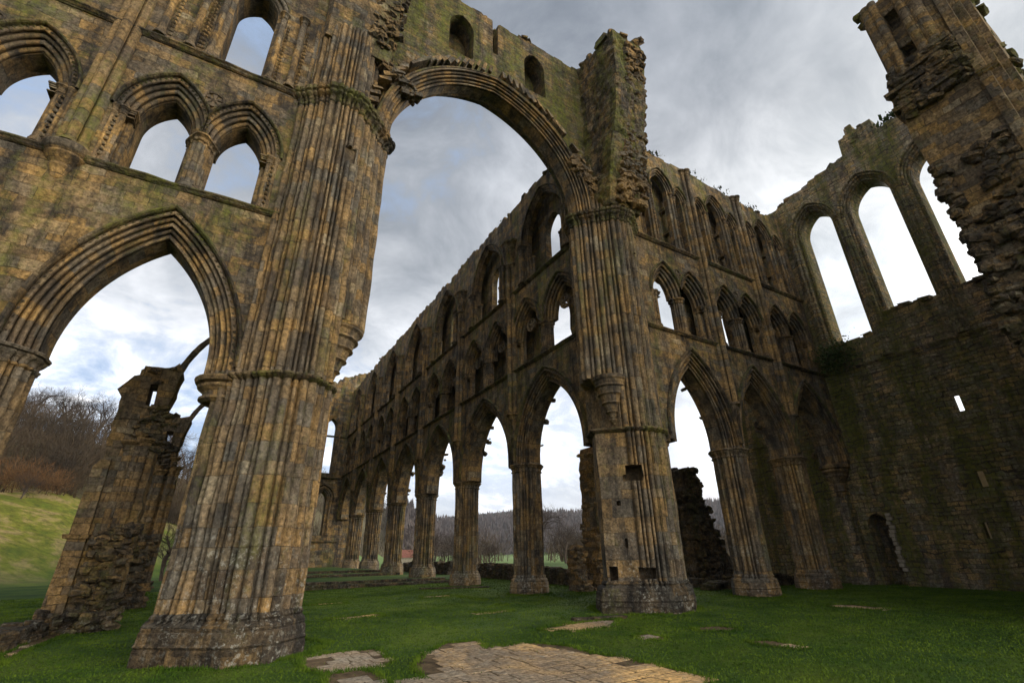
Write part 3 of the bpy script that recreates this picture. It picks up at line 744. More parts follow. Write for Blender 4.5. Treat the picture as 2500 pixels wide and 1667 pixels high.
def clerestory_T(T, F, bays, u0, u1, topz, seed, mat_w, mat_a, slope=None, back=True):
    holes = []; ZS = 19.75
    for c in bays:
        for cx, hf, R, sp in ((c-1.42, .30, .75, 19.55), (c, .62, 1.25, 19.75), (c+1.42, .30, .75, 19.55)):
            D = .24 if hf < .5 else .30
            pts = arc_pts(cx, hf, sp, R, D, 10)
            holes.append([(cx-hf-D, S2+.12)]+pts+[(cx+hf+D, S2+.12)])
            mb = MB(); sweep_arch(mb, F, cx, hf, sp, R, mould_profile(D, -.67, -.42, -.22, -.22, 3, .06, back=False), 10); mb.build('clerestory_arch', mat_a, T)
            h = MB(); hood(h, F, cx, hf, sp, R, D-.01, -.67, .07, .09, 10); h.build('hood_mould', M_hood, T)
            for sg in (-1, 1):
                j = MB(); uo = cx+sg*(hf+D); ui = cx+sg*hf
                P = [(uo, -.665), (ui, -.5), (ui, -.22), (uo, -.22)]
                n0 = j.add([F(u, S2+.12, w) for u, w in P]+[F(u, sp, w) for u, w in P])
                for i in range(3): j.face((n0+i, n0+i+1, n0+5+i, n0+4+i))
                shaft_col(j, F, (uo+ui)/2+sg*.02, -.60, S2+.12, sp, .075, cap=.3)
                z = S2+.4
                while z < sp-.35: pyramid(j, F, uo-sg*.03, z, -.70, .05); z += .19
                j.build('jamb_shafts', mat_a, T)
    slf = slope or (lambda u: topz)
    top = jag(u1, u0, topz, .45, .10, seed, slf)
    mb = MB(); plate(mb, F, [(u0, S2), (u1, S2)]+top, holes, -.67, -.22); mb.build('clerestory_wall', mat_w, T)
    if back:
        bh = []
        for c in bays:
            bh.append([(c-.42, S2+1.2)]+arc_pts(c-.02, .40, 18.6, .7, 0, 8)+[(c+.38, S2+1.2)])
        top = jag(u1, u0, topz-.3, .5, .10, seed+5, lambda u: slf(u)-.25)
        mb = MB(); plate(mb, F, [(u0, S2), (u1, S2)]+top, bh, .18, .62); mb.build('outer_wall', mat_w, T)
        mb = MB()
        for c in [bays[0]-2.26]+[b+2.26 for b in bays]:
            if u0 < c < u1:
                x, y, z = F(c, (S2+topz)/2-.2, -.02); d = (.5, .42, topz-S2-.6) if F is FT else (.42, .5, topz-S2-.6)
                mb.box((x, y, z), d)
        for k, c in enumerate(bays):                   # lintels across the wall passage
            for cu, zz in ((c-.72, 18.3), (c+.72, 17.4), (c+.70, 18.9)):
                x, y, z = F(cu, zz, -.02); mb.box((x, y, z), (.30, .42, .16) if F is FT else (.42, .30, .16))
        if mb.v: mb.build('passage_pier', mat_w, T)
    tp = MB(); chips_top(tp, F, u0, u1, slf, -.6, .5, int((u1-u0)*5), seed, (.15, .35)); tp.build('broken_masonry', M_moss, T)
clerestory_T(TR, FT, [17.44, 21.97, 26.50], 15.0, 28.98, 22.0, 41, M_ash, M_arch, slope=lambda u: 22.25-.45*(u-15)/14+.55*max(0, (u-27.6))/1.4)

# =================================================================== choir south wall
ARC_C = dict(half=2.45, R=3.9, D=0.62)
TRI_C = dict(dx=1.58, half=.92, D=.60, zs=12.65, R=1.75, mid=.42, teeth=False, tb=-.10, back=[bh_(3.3, 6.2, 14.2, 4), bh_(12.3, 13.0, 13.5, 5)])
CH = thing('choir_arcade_wall', 'long ruined arcade wall running away to the far east end behind the crossing arch', 'ruined wall', (XB, 25, 0))
baysC = [dict(c=4.42, half=2.30, R=3.75)]+[dict(c=c) for c in (10.98, 18.10, 25.20, 32.30, 39.40, 46.50)]
arcade_wall(CH, FC, baysC, .65, 49.9, ARC_C, M_ash, M_arch, 22, TRI_C, topseed=21)
for y in YP: vault_shaft(CH, FC, y+.10, 8.4, 17.9, M_shaft, r=.135)
def clerestory_C():
    F = FC; T = CH; holes = []; bh = []
    cs = [4.05, 10.75, 17.85, 24.95, 32.05, 39.15, 46.25]
    for c in cs:
        hf, R, sp, D = 1.80, 2.85, 18.42, .34
        pts = arc_pts(c, hf, sp, R, D, 12); holes.append([(c-hf-D, S2+.12)]+pts+[(c+hf+D, S2+.12)])
        mb = MB(); sweep_arch(mb, F, c, hf, sp, R, mould_profile(D, -.67, -.45, -.20, -.20, 3, .06, back=False), 14); mb.build('clerestory_arch', M_arch, T)
        h = MB(); hood(h, F, c, hf, sp, R, D-.01, -.67, .08, .10, 14); h.build('hood_mould', M_hood, T)
        for sg in (-1, 1):
            j = MB(); uo = c+sg*(hf+D); ui = c+sg*hf
            P = [(uo, -.665), (ui, -.5), (ui, -.2), (uo, -.2)]; n0 = j.add([F(u, S2+.12, w) for u, w in P]+[F(u, sp, w) for u, w in P])
            for i in range(3): j.face((n0+i, n0+i+1, n0+5+i, n0+4+i))
            shaft_col(j, F, ui+sg*.16, -.58, S2+.12, sp, .09, cap=.3)
            shaft_col(j, F, ui-sg*.22, -.42, S2+.12, sp-1.0, .09, cap=.3); shaft_col(j, F, ui-sg*.46, -.42, S2+.12, sp-1.0, .07, cap=.3)
            shaft_col(j, F, uo+sg*.16, -.74, S2+.12, sp, .10, cap=.3); shaft_col(j, F, uo-sg*.10, -.76, S2+.12, sp, .11, cap=.3)
            j.build('jamb_shafts', M_arch, T)
        a = arc_pts(c+.15, .78, 18.9, 1.2, 0, 9)
        bh.append([(c+.15-.78, S2+.45)]+a+[(c+.15+.78, S2+.45)])
    fn = lambda u: 22.15+.22*noise.noise(Vector((u*.55, 3, 1)))+.18*noise.noise(Vector((u*1.7, 9, 1)))-.15*max(0, (u-40))/8
    mb = MB(); plate(mb, F, [(.65, S2), (49.9, S2)]+jag(49.9, .65, 22.1, .42, .15, 5, fn), holes, -.67, -.20); mb.build('clerestory_wall', M_ash, T)
    mb = MB(); plate(mb, F, [(.65, S2), (49.9, S2)]+jag(49.9, .65, 21.8, .6, .09, 6, lambda u: fn(u)-.25), bh, .22, .62); mb.build('outer_wall', M_ash, T)
    mb = MB()
    for c in [.9]+[y+.1 for y in YP]+[49.5]: x, y, z = F(c, 18.7, .01); mb.box((x, y, z), (.44, 1.9 if c > 1 else .5, 5.6))
    mb.build('passage_pier', M_ash, T)
    # springers of the lost vault, fanned against the wall between the bays
    for y in YP:
        mb = MB(); u = y+.10
        Z = [(17.9, .34, .34), (18.4, .40, .40), (18.9, .50, .48), (19.3, .64, .54), (19.36, .72, .60), (19.5, .72, .58), (19.55, .6, .4)]
        rings = [[F(u+a*cos(t)*(1+.08*abs(sin(4*t))), z, -.66-b*sin(t)*(1+.15*abs(sin(4*t)))) for t in [pi*i/16 for i in range(17)]] for z, a, b in Z]
        m = 17; n0 = mb.add([p for q in rings for p in q])
        for i in range(len(Z)-1):
            for j in range(m-1): a = n0+i*m+j; mb.face((a, a+1, a+m+1, a+m))
        mb.face([n0+(len(Z)-1)*m+j for j in range(m)])
        mb.build('vault_springer', M_ash, T)
    tp = MB(); chips_top(tp, F, .7, 49.5, fn, -.62, .5, 330, 77, (.15, .42)); tp.build('broken_masonry', M_moss, T)
clerestory_C()

# =================================================================== left transept wall
TL = thing('transept_arcade_wall', 'wall over the big near left arch, with twin triforium openings and one tall window', 'ruined wall', (-3, 0, 0))
arcade_wall(TL, FT, [dict(c=-7.45), dict(c=-2.53, half=1.55)], -10.0, .25, ARC_T, M_ash, M_arch, 22, TRI_L, topseed=31, hood_teeth=True)
vault_shaft(TL, FT, -5.0, 11.05, 20.0, M_moss2, corbel=False, r=.125)
cb = MB(); Z = [(10.05, .05), (10.15, .14), (10.3, .20), (10.42, .26), (10.5, .24), (10.62, .34), (10.72, .42), (10.78, .4), (10.86, .48), (10.98, .52), (11.05, .48)]
loft(cb, [[FT(-5.0+r*cos(t), z, -.6-r*.9*max(-.3, sin(t))) for t in [2*pi*i/24 for i in range(24)]] for z, r in Z]); cb.build('corbel', M_arch, TL)
def clerestory_L():
    F = FT; T = TL; c = -2.22; hf = .62
    pts = arc_pts(c, hf, 19.25, 1.05, .34, 10); o = .34
    hole = [(c-hf-o, S2+.1)]+pts+[(c+hf+o, S2+.1)]
    h2 = [(-4.15, S2+.1)]+arc_pts(-3.80, .35, 17.6, .6, 0, 8)+[(-3.45, S2+.1)]
    h3 = [(-7.9, S2+.1)]+arc_pts(-7.1, .80, 18.6, 1.3, 0, 8)+[(-6.3, S2+.1)]
    mb = MB(); plate(mb, F, [(-10, S2), (.25, S2)]+jag(.25, -10, 24.0, .5, .1, 3), [hole, h3], -.67, .55); mb.build('clerestory_wall', M_ash, T)
    mb = MB(); sweep_arch(mb, F, c, hf, 19.25, 1.05, mould_profile(.34, -.67, -.45, .55, .55, 2, .06, back=False), 12); mb.build('clerestory_arch', M_arch, T)
    for sg in (-1, 1):
        j = MB(); uo = c+sg*(hf+o); ui = c+sg*hf
        P = [(uo, -.665), (ui, -.45), (ui, .55)]; n0 = j.add([F(u, S2+.1, w) for u, w in P]+[F(u, 19.25, w) for u, w in P])
        for i in range(2): j.face((n0+i, n0+i+1, n0+4+i, n0+3+i))
        shaft_col(j, F, uo-sg*.12, -.68, S2+.1, 19.3, .09); z = S2+.4
        while z < 18.9: pyramid(j, F, uo+sg*.08, z, -.70, .055); z += .17
        j.build('jamb_shafts', M_arch, T)
    for u in (-4.3, -3.55, -.75):
        j = MB(); shaft_col(j, F, u, -.74, S2+.1, 19.4, .10); z = S2+.4
        while z < 19: pyramid(j, F, u+.2, z, -.70, .06); z += .18
        j.build('jamb_shafts', M_arch, T)
clerestory_L()

# =================================================================== crossing piers
XA = 1.03
def shear(P, dx): return P
def crossing_pier(name_label, cx, inner, zb, spec):
    """inner=+1: chancel side is +x (pier A); -1: pier B"""
    s = inner
    t = thing('crossing_pier', name_label, 'pier', (cx, 0, zb), 'great piers that carry the crossing arch')
    up = [(1.80*s, .0), (.45*s, -1.38), (-.30*s, -1.42), (-1.62*s, -.42), (-1.62*s, .42), (-.3*s, 1.42), (.38*s, 1.42), (1.45*s, .62)]
    if spec == 'A':
        lo = [(.95*s, -.72), (.35*s, -1.42), (-.30*s, -1.42), (-1.62*s, -.42), (-1.62*s, .42), (-.3*s, 1.42), (.35*s, 1.42), (.95*s, .72)]; fl = ()
    else:
        lo = [(1.78*s, -.28), (.98*s, -1.05), (.25*s, -1.50), (-.42*s, -1.45), (-1.70*s, -.42), (-1.70*s, .42), (-.3*s, 1.42), (.60*s, 1.2), (1.30*s, .5)]; fl = (0, 7, 8)
    # ---- base and lower shaft
    pr = rolled(lo, .205, .125, 7, fl); sm = plain([(a*1.10, b*1.10) for a, b in lo], pr)
    ztop = 5.70
    b = MB(); loft(b, [ring(pr, (cx, 0), zb-.2+z*1.12+(.2 if z > 0 else 0), o*.80, sm, k, wob=.03) for z, o, k in BASEZ]); b.build('base', M_basm, t)
    lower = MB(); z0 = zb+.88
    loft(lower, [ring(pr, (cx, 0), z0+(ztop-z0)*i/14, 0, wob=.05) for i in range(15)])
    lo_o = lower.build('lower_shafts', M_near, t)
    # string at the capital level
    c = MB(); loft(c, [ring(pr, (cx, 0), ztop+z, o, sm, k) for z, o, k in ((-.02, .0, .1), (0.02, .07, .3), (.07, .13, .5), (.12, .13, .5), (.15, .06, .4), (.17, .02, .3))]); c.build('string_course', M_hood, t)
    # respond capital of the side arch, on the outer arm
    c = MB(); loft(c, [[(cx-1.42*s+(.62+o)*cos(a), (.62+o)*sin(a)*1.0, HC+z) for a in [2*pi*i/24 for i in range(24)]] for z, o in
                       ((-.62, -.12), (-.56, -.02), (-.50, -.02), (-.46, -.1), (-.36, -.08), (-.26, .05), (-.2, .07), (-.17, -.01), (-.13, .12), (-.03, .16), (.0, .14))]); c.build('respond_capital', M_arch, t)
    # upper shafts
    pu = rolled(up, .205, .125, 7); su = plain([(a*1.09, b*1.09) for a, b in up], pu)
    u = MB(); z0 = ztop+.17; z1 = S2-.42
    if spec == 'A': ks = lambda z: 1.0
    def ringu(z):
        R = []
        lim = .95 if spec == 'A' else 1.0
        grow = max(0, min(1, (z-6.0)/1.9)) if z < 7.9 else 1.0
        for x, y in pu:
            xx = x*s
            if xx > lim: xx = lim+(xx-lim)*(grow**1.0 if z >= 7.9 else 0.0)
            R.append((xx*s, y))
        return ring(R, (cx, 0), z, 0, wob=.04)
    zs = [z0, 6.5, 7.2, 7.88, 7.92]+[7.92+(z1-7.92)*i/16 for i in range(1, 17)]
    loft(u, [ringu(z) for z in zs]); up_o = u.build('upper_shafts', M_near, t)
    # corbel that carries the chancel arch shafts
    k = MB(); ang = 0.0 if spec == 'A' else .62
    cc = (cx+s*.95, -.0) if spec == 'A' else (cx+s*1.02, -.55)
    Z = [(6.05, .04), (6.15, .16), (6.22, .22), (6.27, .18), (6.45, .24), (6.52, .34), (6.57, .3), (6.8, .38), (6.86, .48), (6.92, .44), (7.15, .52), (7.2, .62), (7.26, .58), (7.45, .64), (7.5, .74), (7.58, .70), (7.72, .76), (7.78, .84), (7.9, .86), (7.95, .7)]
    sc_ = 1.0 if spec == 'A' else .86
    off = .0 if spec == 'A' else -.0
    loft(k, [[(cc[0]+s*(r*sc_*cos(a)), cc[1]+r*sc_*sin(a)*.95, z+off) for a in [2*pi*i/28 for i in range(28)]] for z, r in Z]); k.build('corbel', M_arch, t)
    # great capital at S2
    c = MB(); loft(c, [ring(pu, (cx, 0), S2+z, o, su, k) for z, o, k in ((-.44, 0, 0), (-.40, .05, .1), (-.34, .05, .15), (-.30, .01, .15), (-.18, .05, .3), (-.10, .16, .5), (-.04, .18, .55), (0, .12, .5), (.05, .22, .6), (.16, .25, .6), (.19, .2, .6), (.2, .0, .4))])
    c.build('great_capital', M_hood, t)
    return t, lo_o, up_o, pu
PA, PAl, PAu, puA = crossing_pier('huge near crossing pier on the left, fluted shafts on a lichened moulded base', XA, 1, -.30, 'A')
PB, PBl, PBu, puB = crossing_pier('crossing pier right of centre, flat ashlar flank with square sockets and a stepped corbel', XB, -1, -.13, 'B')

def cut(obj, boxes):
    """cut real sockets in a mesh, one after the other"""
    for (c, d, rz) in boxes:
        bm = bmesh.new(); r = random.Random(int(c[2]*100))
        m = Matrix.Translation(Vector(c)-Vector(obj.parent.location)) @ Matrix.Rotation(rz, 4, 'Z') @ Matrix.Diagonal((d[0], d[1], d[2], 1))
        bmesh.ops.create_cube(bm, size=1.0)
        for v in bm.verts: v.co += Vector((r.uniform(-.07, .07), r.uniform(-.03, .03), r.uniform(-.07, .07)))
        bm.transform(m); bmesh.ops.recalc_face_normals(bm, faces=bm.faces)
        me = bpy.data.meshes.new('tmp'); bm.to_mesh(me); bm.free(); co = bpy.data.objects.new('tmp', me); COL.objects.link(co); co.location = obj.parent.location
        for solver, own in (('EXACT', False), ('EXACT', True), ('FAST', False)):
            md = obj.modifiers.new('b', 'BOOLEAN'); md.object = co; md.operation = 'DIFFERENCE'; md.solver = solver
            if solver == 'EXACT': md.use_self = own
            bpy.context.view_layer.update()
            dg = bpy.context.evaluated_depsgraph_get(); new = bpy.data.meshes.new_from_object(obj.evaluated_get(dg)); obj.modifiers.clear()
            ok = len(obj.data.polygons)*.9 < len(new.polygons) != len(obj.data.polygons)
            if ok: obj.data = new; break
        bpy.data.objects.remove(co)
cut(PBl, [((12.55, -1.12, 4.26), (.58, 1.3, .44), -.66), ((12.46, -1.12, 4.05), (.66, 1.2, .24), -.66), ((12.62, -1.14, .98), (.52, 1.1, .34), -.66), ((11.80, -.42, .98), (.26, 1.1, .42), -.76), ((12.05, -.72, 3.2), (.14, .7, .16), -.76), ((12.15, -.8, 1.9), (.10, .5, .30), -.76)])
cut(PBu, [((13.95, -1.45, 13.6), (.42, .5, .42), -.3)])
cut(PAu, [((1.45, -1.5, 13.4), (.36, .35, .62), .2)])

# stage above the great capitals
def upper_stage(t, cx, s, topA, pr):
    u = MB(); zz = [S2+.19, 16.6, 17.4, 18.2, 19.0, topA]
    su = plain([(a*.8, b*.8) for a, b in pr], pr)
    loft(u, [ring([(x*.92, y*.92) for x, y in pr], (cx-.1*s, .05), z, 0, wob=.05) for z in zz]); u.build('vault_shafts', M_shaft, t)
upper_stage(PA, XA, 1, 19.6, puA)
upper_stage(PB, XB, -1, 17.6, puB)

# =================================================================== crossing (chancel) arch and the wall over it
CA = thing('crossing_arch_wall', 'great moulded arch between the two crossing piers, mossy wall with blocked windows on top', 'ruined wall', (7.2, 0, S2))
cxa = 7.2; HA, RA = 4.42, 5.2
mb = MB(); sweep_arch(mb, FT, cxa, HA, S2+.15, RA, mould_profile(.54, -.78, -.32, .12, .55, 5, .12), 34); mb.build('arch_moulding', M_arch, CA)
mb = MB(); sweep_arch(mb, FT, cxa, HA, S2+.15, RA, [(.54, .5), (.54, -.76), (.63, -.76), (.66, -.70), (.66, .5)], 34); mb.build('extrados', M_hood, CA)
# stubs of the lost vault cells: toothed stones standing on the back of the arch
mb = MB(); Ro = RA+.95; am = acos((RA-HA)/Ro); rr = random.Random(5)
for sd in (-1, 1):
    n = 26
    for i in range(3, n+1):
        if rr.random() < .12: continue
        a = am*i/n; u = cxa+sd*(HA-RA+Ro*cos(a)); z = S2+.15+Ro*sin(a)
        R = Matrix.Rotation(-sd*(pi/2-a), 3, 'Y'); l = rr.uniform(.30, .46)
        mb.box((u, -.42-rr.uniform(0, .1), z), (.15*rr.uniform(.8, 1.3), .75, l*1.2), .05, R, rr)
mb.build('vault_stubs', M_arch, CA)
ou = [(XA-.3, S2+.2)]+[(XA+.9, S2+.2)]
pts = arc_pts(cxa, HA, S2+.15, RA, .66, 28)
outer = [(XA-.8, S2+.3)]+pts+[(XB+1.2, S2+.3)]
topo = [(XB+1.2, 26.3)]+jag(XB+1.0, 7.55, 26.45, .55, .10, 9)+[(7.5, 26.3), (7.5, 24.0), (7.22, 24.0), (7.2, 26.4)]+jag(7.15, XA-.8, 26.5, .55, .10, 10)
wins = []
for c in (5.55, 9.65): wins.append([(c-.62, 22.7)]+arc_pts(c, .62, 24.6, 1.0, 0, 8)+[(c+.62, 22.7)])
mb = MB(); plate(mb, FT, outer+topo, wins, -.30, .15); mb.build('wall', M_moss, CA)
mb = MB(); plate(mb, FT, outer+[(XB+1.2, 26.1), (XA-.8, 26.1)], [[(9.0, 22.7), (9.0, 23.1), (9.4, 23.1), (9.4, 22.7)]], .75, 1.0); mb.build('wall', M_moss, CA)
mb = MB()
for c in (5.55, 9.65):
    for sg in (-1, 1):
        P = [(c+sg*.62, .1), (c+sg*.62, .8), (c+sg*.8, .8), (c+sg*.8, .1)]; n0 = mb.add([FT(u, 22.6, w) for u, w in P]+[FT(u, 24.9, w) for u, w in P])
        for i in range(3): mb.face((n0+i, n0+i+1, n0+5+i, n0+4+i))
    sweep_arch(mb, FT, c, .62, 24.6, 1.0, [(0, .12), (0, .78), (.3, .78)], 8)
    x0 = c; mb.box((c, .45, 22.6), (1.3, .6, .2))
mb.build('window_recess', M_rub, CA)
mb = MB(); mb.box((XA+3, .45, 26.0), (7.8, .7, .25)); mb.box((11, .45, 26.0), (6.8, .7, .25)); chips_top(mb, FT, XA-.5, XB+1, lambda u: 26.5, -.25, .9, 90, 8, (.15, .35)); mb.build('broken_masonry', M_moss, CA)
# projecting stub of the south crossing arch over pier B
SB = thing('broken_arch_stub', 'craggy stub of a fallen arch projecting above the right crossing pier, top of the wall', 'masonry stub', (13.6, -1.5, 17))
def blob_column(mb, levels, seed, n=28, amp=.16):
    rings = []
    for (z, cx, cy, hx, hy) in levels:
        R = []
        for i in range(n):
            t = 2*pi*i/n; c, s = cos(t), sin(t); q = 1/max(abs(c), abs(s)); q = min(q, 1.38)
            x = cx+hx*c*q; y = cy+hy*s*q; d = noise.noise(Vector((x*1.2+seed, y*1.2, z*1.2)))*amp*.6+noise.noise(Vector((x*4+seed, y*4, z*6)))*amp*.6
            R.append((x+c*d, y+s*d, z))
        rings.append(R)
    loft(mb, rings)
def interp(lv, dz):
    out = []
    for a, b in zip(lv[:-1], lv[1:]):
        k = max(1, int((b[0]-a[0])/dz))
        for i in range(k): out.append(tuple(a[j]+(b[j]-a[j])*i/k for j in range(5)))
    return out+[lv[-1]]
lv = [(16.2, 13.6, -.5, .95, 1.0), (17.6, 13.55, -.7, 1.0, 1.1), (19.0, 13.5, -1.0, 1.0, 1.2), (21.0, 13.6, -1.3, 1.0, 1.4), (23.5, 13.7, -1.5, 1.05, 1.5), (26.3, 13.75, -1.55, 1.1, 1.6)]
mb = MB(); blob_column(mb, interp(lv, .16), 3, 72, .26); mb.build('core', M_moss, SB)
mb = MB(); rr = random.Random(12); P = []
for i in range(900):
    z = rr.uniform(16.4, 25.6); f = (z-16.2)/10.1
    cy = -.5-1.05*f; hy = 1.0+.6*f; hx = 1.0
    if rr.random() < .62: P.append((13.6+(.05+rr.uniform(-.55+.3*f, 1.0))*hx, z, cy-hy-.10-rr.uniform(0, .10)))
    else: P.append((13.6+hx+.03, z, cy+rr.uniform(-1, .6)*hy))
rubble(mb, FT, P, .22, .42, 5, .5)
P = [(13.7+rr.uniform(-1, 1.1), 26.35+rr.uniform(-.1, .25), -1.5+rr.uniform(-1.6, 1.3)) for _ in range(60)]
rubble(mb, FT, P, .25, .5, 6, .6); mb.build('broken_masonry', M_block, SB)
for c_, d_ in (((12.95, -2.3, 26.35), (.75, .8, .5)), ((14.75, -2.6, 26.2), (.6, .7, .55)), ((14.85, -1.6, 22.4), (.7, .6, .35))):
    mb = MB(); mb.box(c_, d_, .12); mb.build('loose_block', M_moss, SB)
# broken masonry on the near pier above its great capital
SA = thing('broken_arch_stub', 'broken rubble springing of a fallen arch above the near left crossing pier', 'masonry stub', (1.2, -.7, 18))
lv = [(18.9, 1.15, -.15, 1.25, .85), (20, 1.2, -.2, 1.3, .95), (22, 1.2, -.4, 1.35, 1.1), (26.3, 1.2, -.6, 1.4, 1.4)]
mb = MB(); blob_column(mb, interp(lv, .3), 9, 30, .12); mb.build('core', M_ash, SA)
mb = MB(); P = []
for i in range(210):
    z = rr.uniform(18.6, 25.5); f = (z-17)/9.3; P.append((1.9+rr.uniform(-.35, .75), z+.8, -.95-.9*f*rr.uniform(.9, 1)-rr.uniform(0, .08)))
for i in range(160): # line of broken stones above the arch haunch
    f = rr.random(); P.append((2.1+1.4*f+rr.uniform(-.2, .2), 19.4-1.7*f+rr.uniform(-.35, .2)+.6*f*f, -.75+rr.uniform(-.15, .3)))
rubble(mb, FT, P, .16, .32, 8, .55); mb.build('broken_masonry', M_block, SA)
# similar craggy seat over pier B haunch
mb = MB(); P = []
for i in range(170):
    f = rr.random(); P.append((12.6-1.3*f+rr.uniform(-.2, .3), 17.0+1.9*f+rr.uniform(-.3, .4), -.72+rr.uniform(-.1, .3)))
rubble(mb, FT, P, .18, .36, 9, .55); mb.build('broken_masonry', M_block, SB)

# =================================================================== transept end wall
EW = thing('end_wall', 'dark mossy end wall of the right transept with three tall empty lancets above', 'ruined wall', (XE, -5.7, 0))
SILL = [(-2.58, 12.35, .98, -2.2, -3.6), (-5.66, 13.2, 1.08, 0, 0), (-8.75, 13.15, .98, 0, 0)]
topf = lambda u: (22.95+(-u)*.16+(1.1 if -7.0 < u < -5.3 else 0)+(.6 if -6.2 < u < -5.6 else 0))
holes = []
for c, zs_, h, _, _ in SILL: holes.append([(c-h-.38, zs_)]+arc_pts(c, h, 20.1, 1.62, .38, 12)+[(c+h+.38, zs_)])
slit = [(-6.10, 7.42, -5.84, 8.2), (-5.85, 4.05, -5.56, 4.75)]
for a, b, c, d in slit: holes.append([(a, b), (c, b), (c, d), (a, d)])
holes.append([(-5.28, 1.95), (-5.12, 1.95), (-5.12, 2.62), (-5.28, 2.62)])
door = [(-1.55, gz(29, 0)), (-1.55, 2.7)]+arc_pts(-1.08, .47, 2.7, .6, 0, 8)[1:-1]+[(-.61, 2.7), (-.61, gz(29, 0))]
U0, U1 = -12.3, 7.0
bottom = [(U0, -.5), (-1.55, -.5)]+door+[(-.61, -.5), (U1, -.5)]
top = [(U1, 3.0), (6.9, 5.6), (6.7, 8.6), (6.3, 11.2), (4.0, 12.0), (.7, 12.2), (.62, 22.6)]+jag(.55, U0, 23, .45, .12, 19, topf)
mb = MB(); plate(mb, FE, bottom+top, holes, -.70, -.40); mb.build('wall', M_end, EW)
wide = [holes[0], holes[1], holes[2], [(-6.6, 7.3), (-5.2, 7.3), (-5.2, 8.9), (-6.6, 8.9)], [(-6.3, 3.9), (-4.9, 3.9), (-4.9, 5.2), (-6.3, 5.2)], [(-5.7, 1.9), (-4.6, 1.9), (-4.6, 2.9), (-5.7, 2.9)]]
mb = MB(); plate(mb, FE, bottom+top, wide, -.395, .75); mb.build('outer_wall', M_end, EW)
for c, zs_, h, _, _ in SILL:
    mb = MB(); sweep_arch(mb, FE, c, h, 20.1, 1.62, mould_profile(.38, -.70, -.30, .75, .75, 3, .09, back=False), 14, 20.1-zs_); mb.build('lancet_moulding', M_end, EW)
    mb = MB(); hood(mb, FE, c, h, 20.1, 1.62, .37, -.70, .10, .13, 14); mb.build('hood_mould', M_end, EW)
for u in (-1.22, -4.10, -7.22, -10.1):
    mb = MB()
    for du, dw in ((-.16, -.03), (0, -.14), (.16, -.03)): shaft_col(mb, FE, u+du, -.70+dw, S1+.1, 20.05, .10, cap=.35)
    cap_band(mb, FE, u-.2, u+.2, 20.05, -.88, -.6)
    mb.build('wall_shaft', M_end, EW)
mb = MB(); string_course(mb, FE, U0, -.7, S1, -.70, .17, .22, seed=5); mb.build('string_course', M_end, EW)
mb = MB(); string_course(mb, FE, U0, -1.6, 5.32, -.70, .09, .16, seed=6); mb.build('string_course', M_end, EW)
mb = MB(); string_course(mb, FE, .7, 4.8, 7.6, -.70, .09, .16, seed=6); mb.build('string_course', M_end, EW)
mb = MB()
plate(mb, FE, [(-1.9, -.5), (-.3, -.5), (-.3, 3.6), (-1.9, 3.6)], [], .25, .5); mb.build('blocked_doorway', M_rub, EW)
mb = MB(); plate(mb, FE, [(-9, -.5), (-3, -.5), (-3, 5.9), (-9, 5.9)], [], 3.0, 3.5); mb.build('outer_building', M_plast, EW)
mb = MB(); rr = random.Random(3)
for i in range(14): mb.box((XE-.04, -1.66+rr.uniform(-.05, .05)-.0, .7+i*.19), (.20, .22*rr.uniform(.7, 1.2), .16), .1, None, rr)
mb.build('door_jamb', M_plast, EW)
mb = MB(); chips_top(mb, FE, U0, .5, topf, -.6, .6, 110, 13, (.18, .42))
for i in range(40): mb.box((XE+.7+rr.uniform(-.5, .5), -6.0+rr.uniform(-.7, .6), 24.2+rr.uniform(-.3, 1.2)*(.5)), (.5, .5, .3), .15, None, rr)
for c, zs_, h, _, _ in SILL:
    for i in range(8): mb.box((XE+.2+rr.uniform(-.2, .9), c+rr.uniform(-h, h), zs_+rr.uniform(-.05, .10)), (.5, .5, .2), .15, None, rr)
mb.build('broken_masonry', M_moss, EW)
# relief stones that stand proud of the rough face
mb = MB(); rr = random.Random(33)
for i in range(1500):
    z = rr.uniform(0, 10.6); z = round(z/.19)*.19; y = rr.uniform(-12, -.8)
    if any(a-.3 < y < c+.3 and b-.2 < z < d+.2 for a, b, c, d in slit+[(-5.3, 1.9, -5.1, 2.7), (-1.9, -1, -.3, 3.6)]): continue
    mb.box((XE+.03, y, z), (rr.uniform(.10, .17), rr.uniform(.22, .55), rr.uniform(.13, .18)), .07, None, rr)
mb.build('rough_stones', M_end, EW)

# stub of the west wall, on the right of the picture
WS = thing('broken_wall_stub', 'tall broken wall stub on the far right with rubble core and a small square opening', 'ruined wall', (18.1, -12, 0))
K = 1.56
def sp_(y, z, k=K): return (-13.862+(y+13.862)*k, 1.6+(z-1.6)*k)
mb = MB(); FW = lambda u, z, w: (18.1+w, u, z)
edge = [(-10.85, -.4), (-10.75, 4.0), (-10.7, 8.2), (-10.62, 11.8), (-10.66, 12.9), (-10.55, 14.6), (-10.62, 15.6), (-10.40, 15.75), (-10.5, 16.2), (-10.48, 16.5), (-10.55, 16.9), (-10.72, 17.0), (-10.72, 20.8)]
rt = [(-12.0, 20.9), (-12.55, 20.9), (-12.6, 16.0), (-12.62, 10), (-12.7, 6), (-12.8, -.4)]
op = [(-11.70, 17.6), (-11.32, 17.6), (-11.32, 20.0), (-11.70, 20.0)]
plate(mb, FW, edge+rt, [op], 0, 1.2); 
mb.build('wall', M_ruin, WS)
mb = MB(); plate(mb, FW, [(-10.8, -.4), (-12.6, -.4), (-12.6, 20.6), (-10.8, 20.6)], [], 1.25, 10.9); mb.build('wall', M_end, WS)
mb = MB()
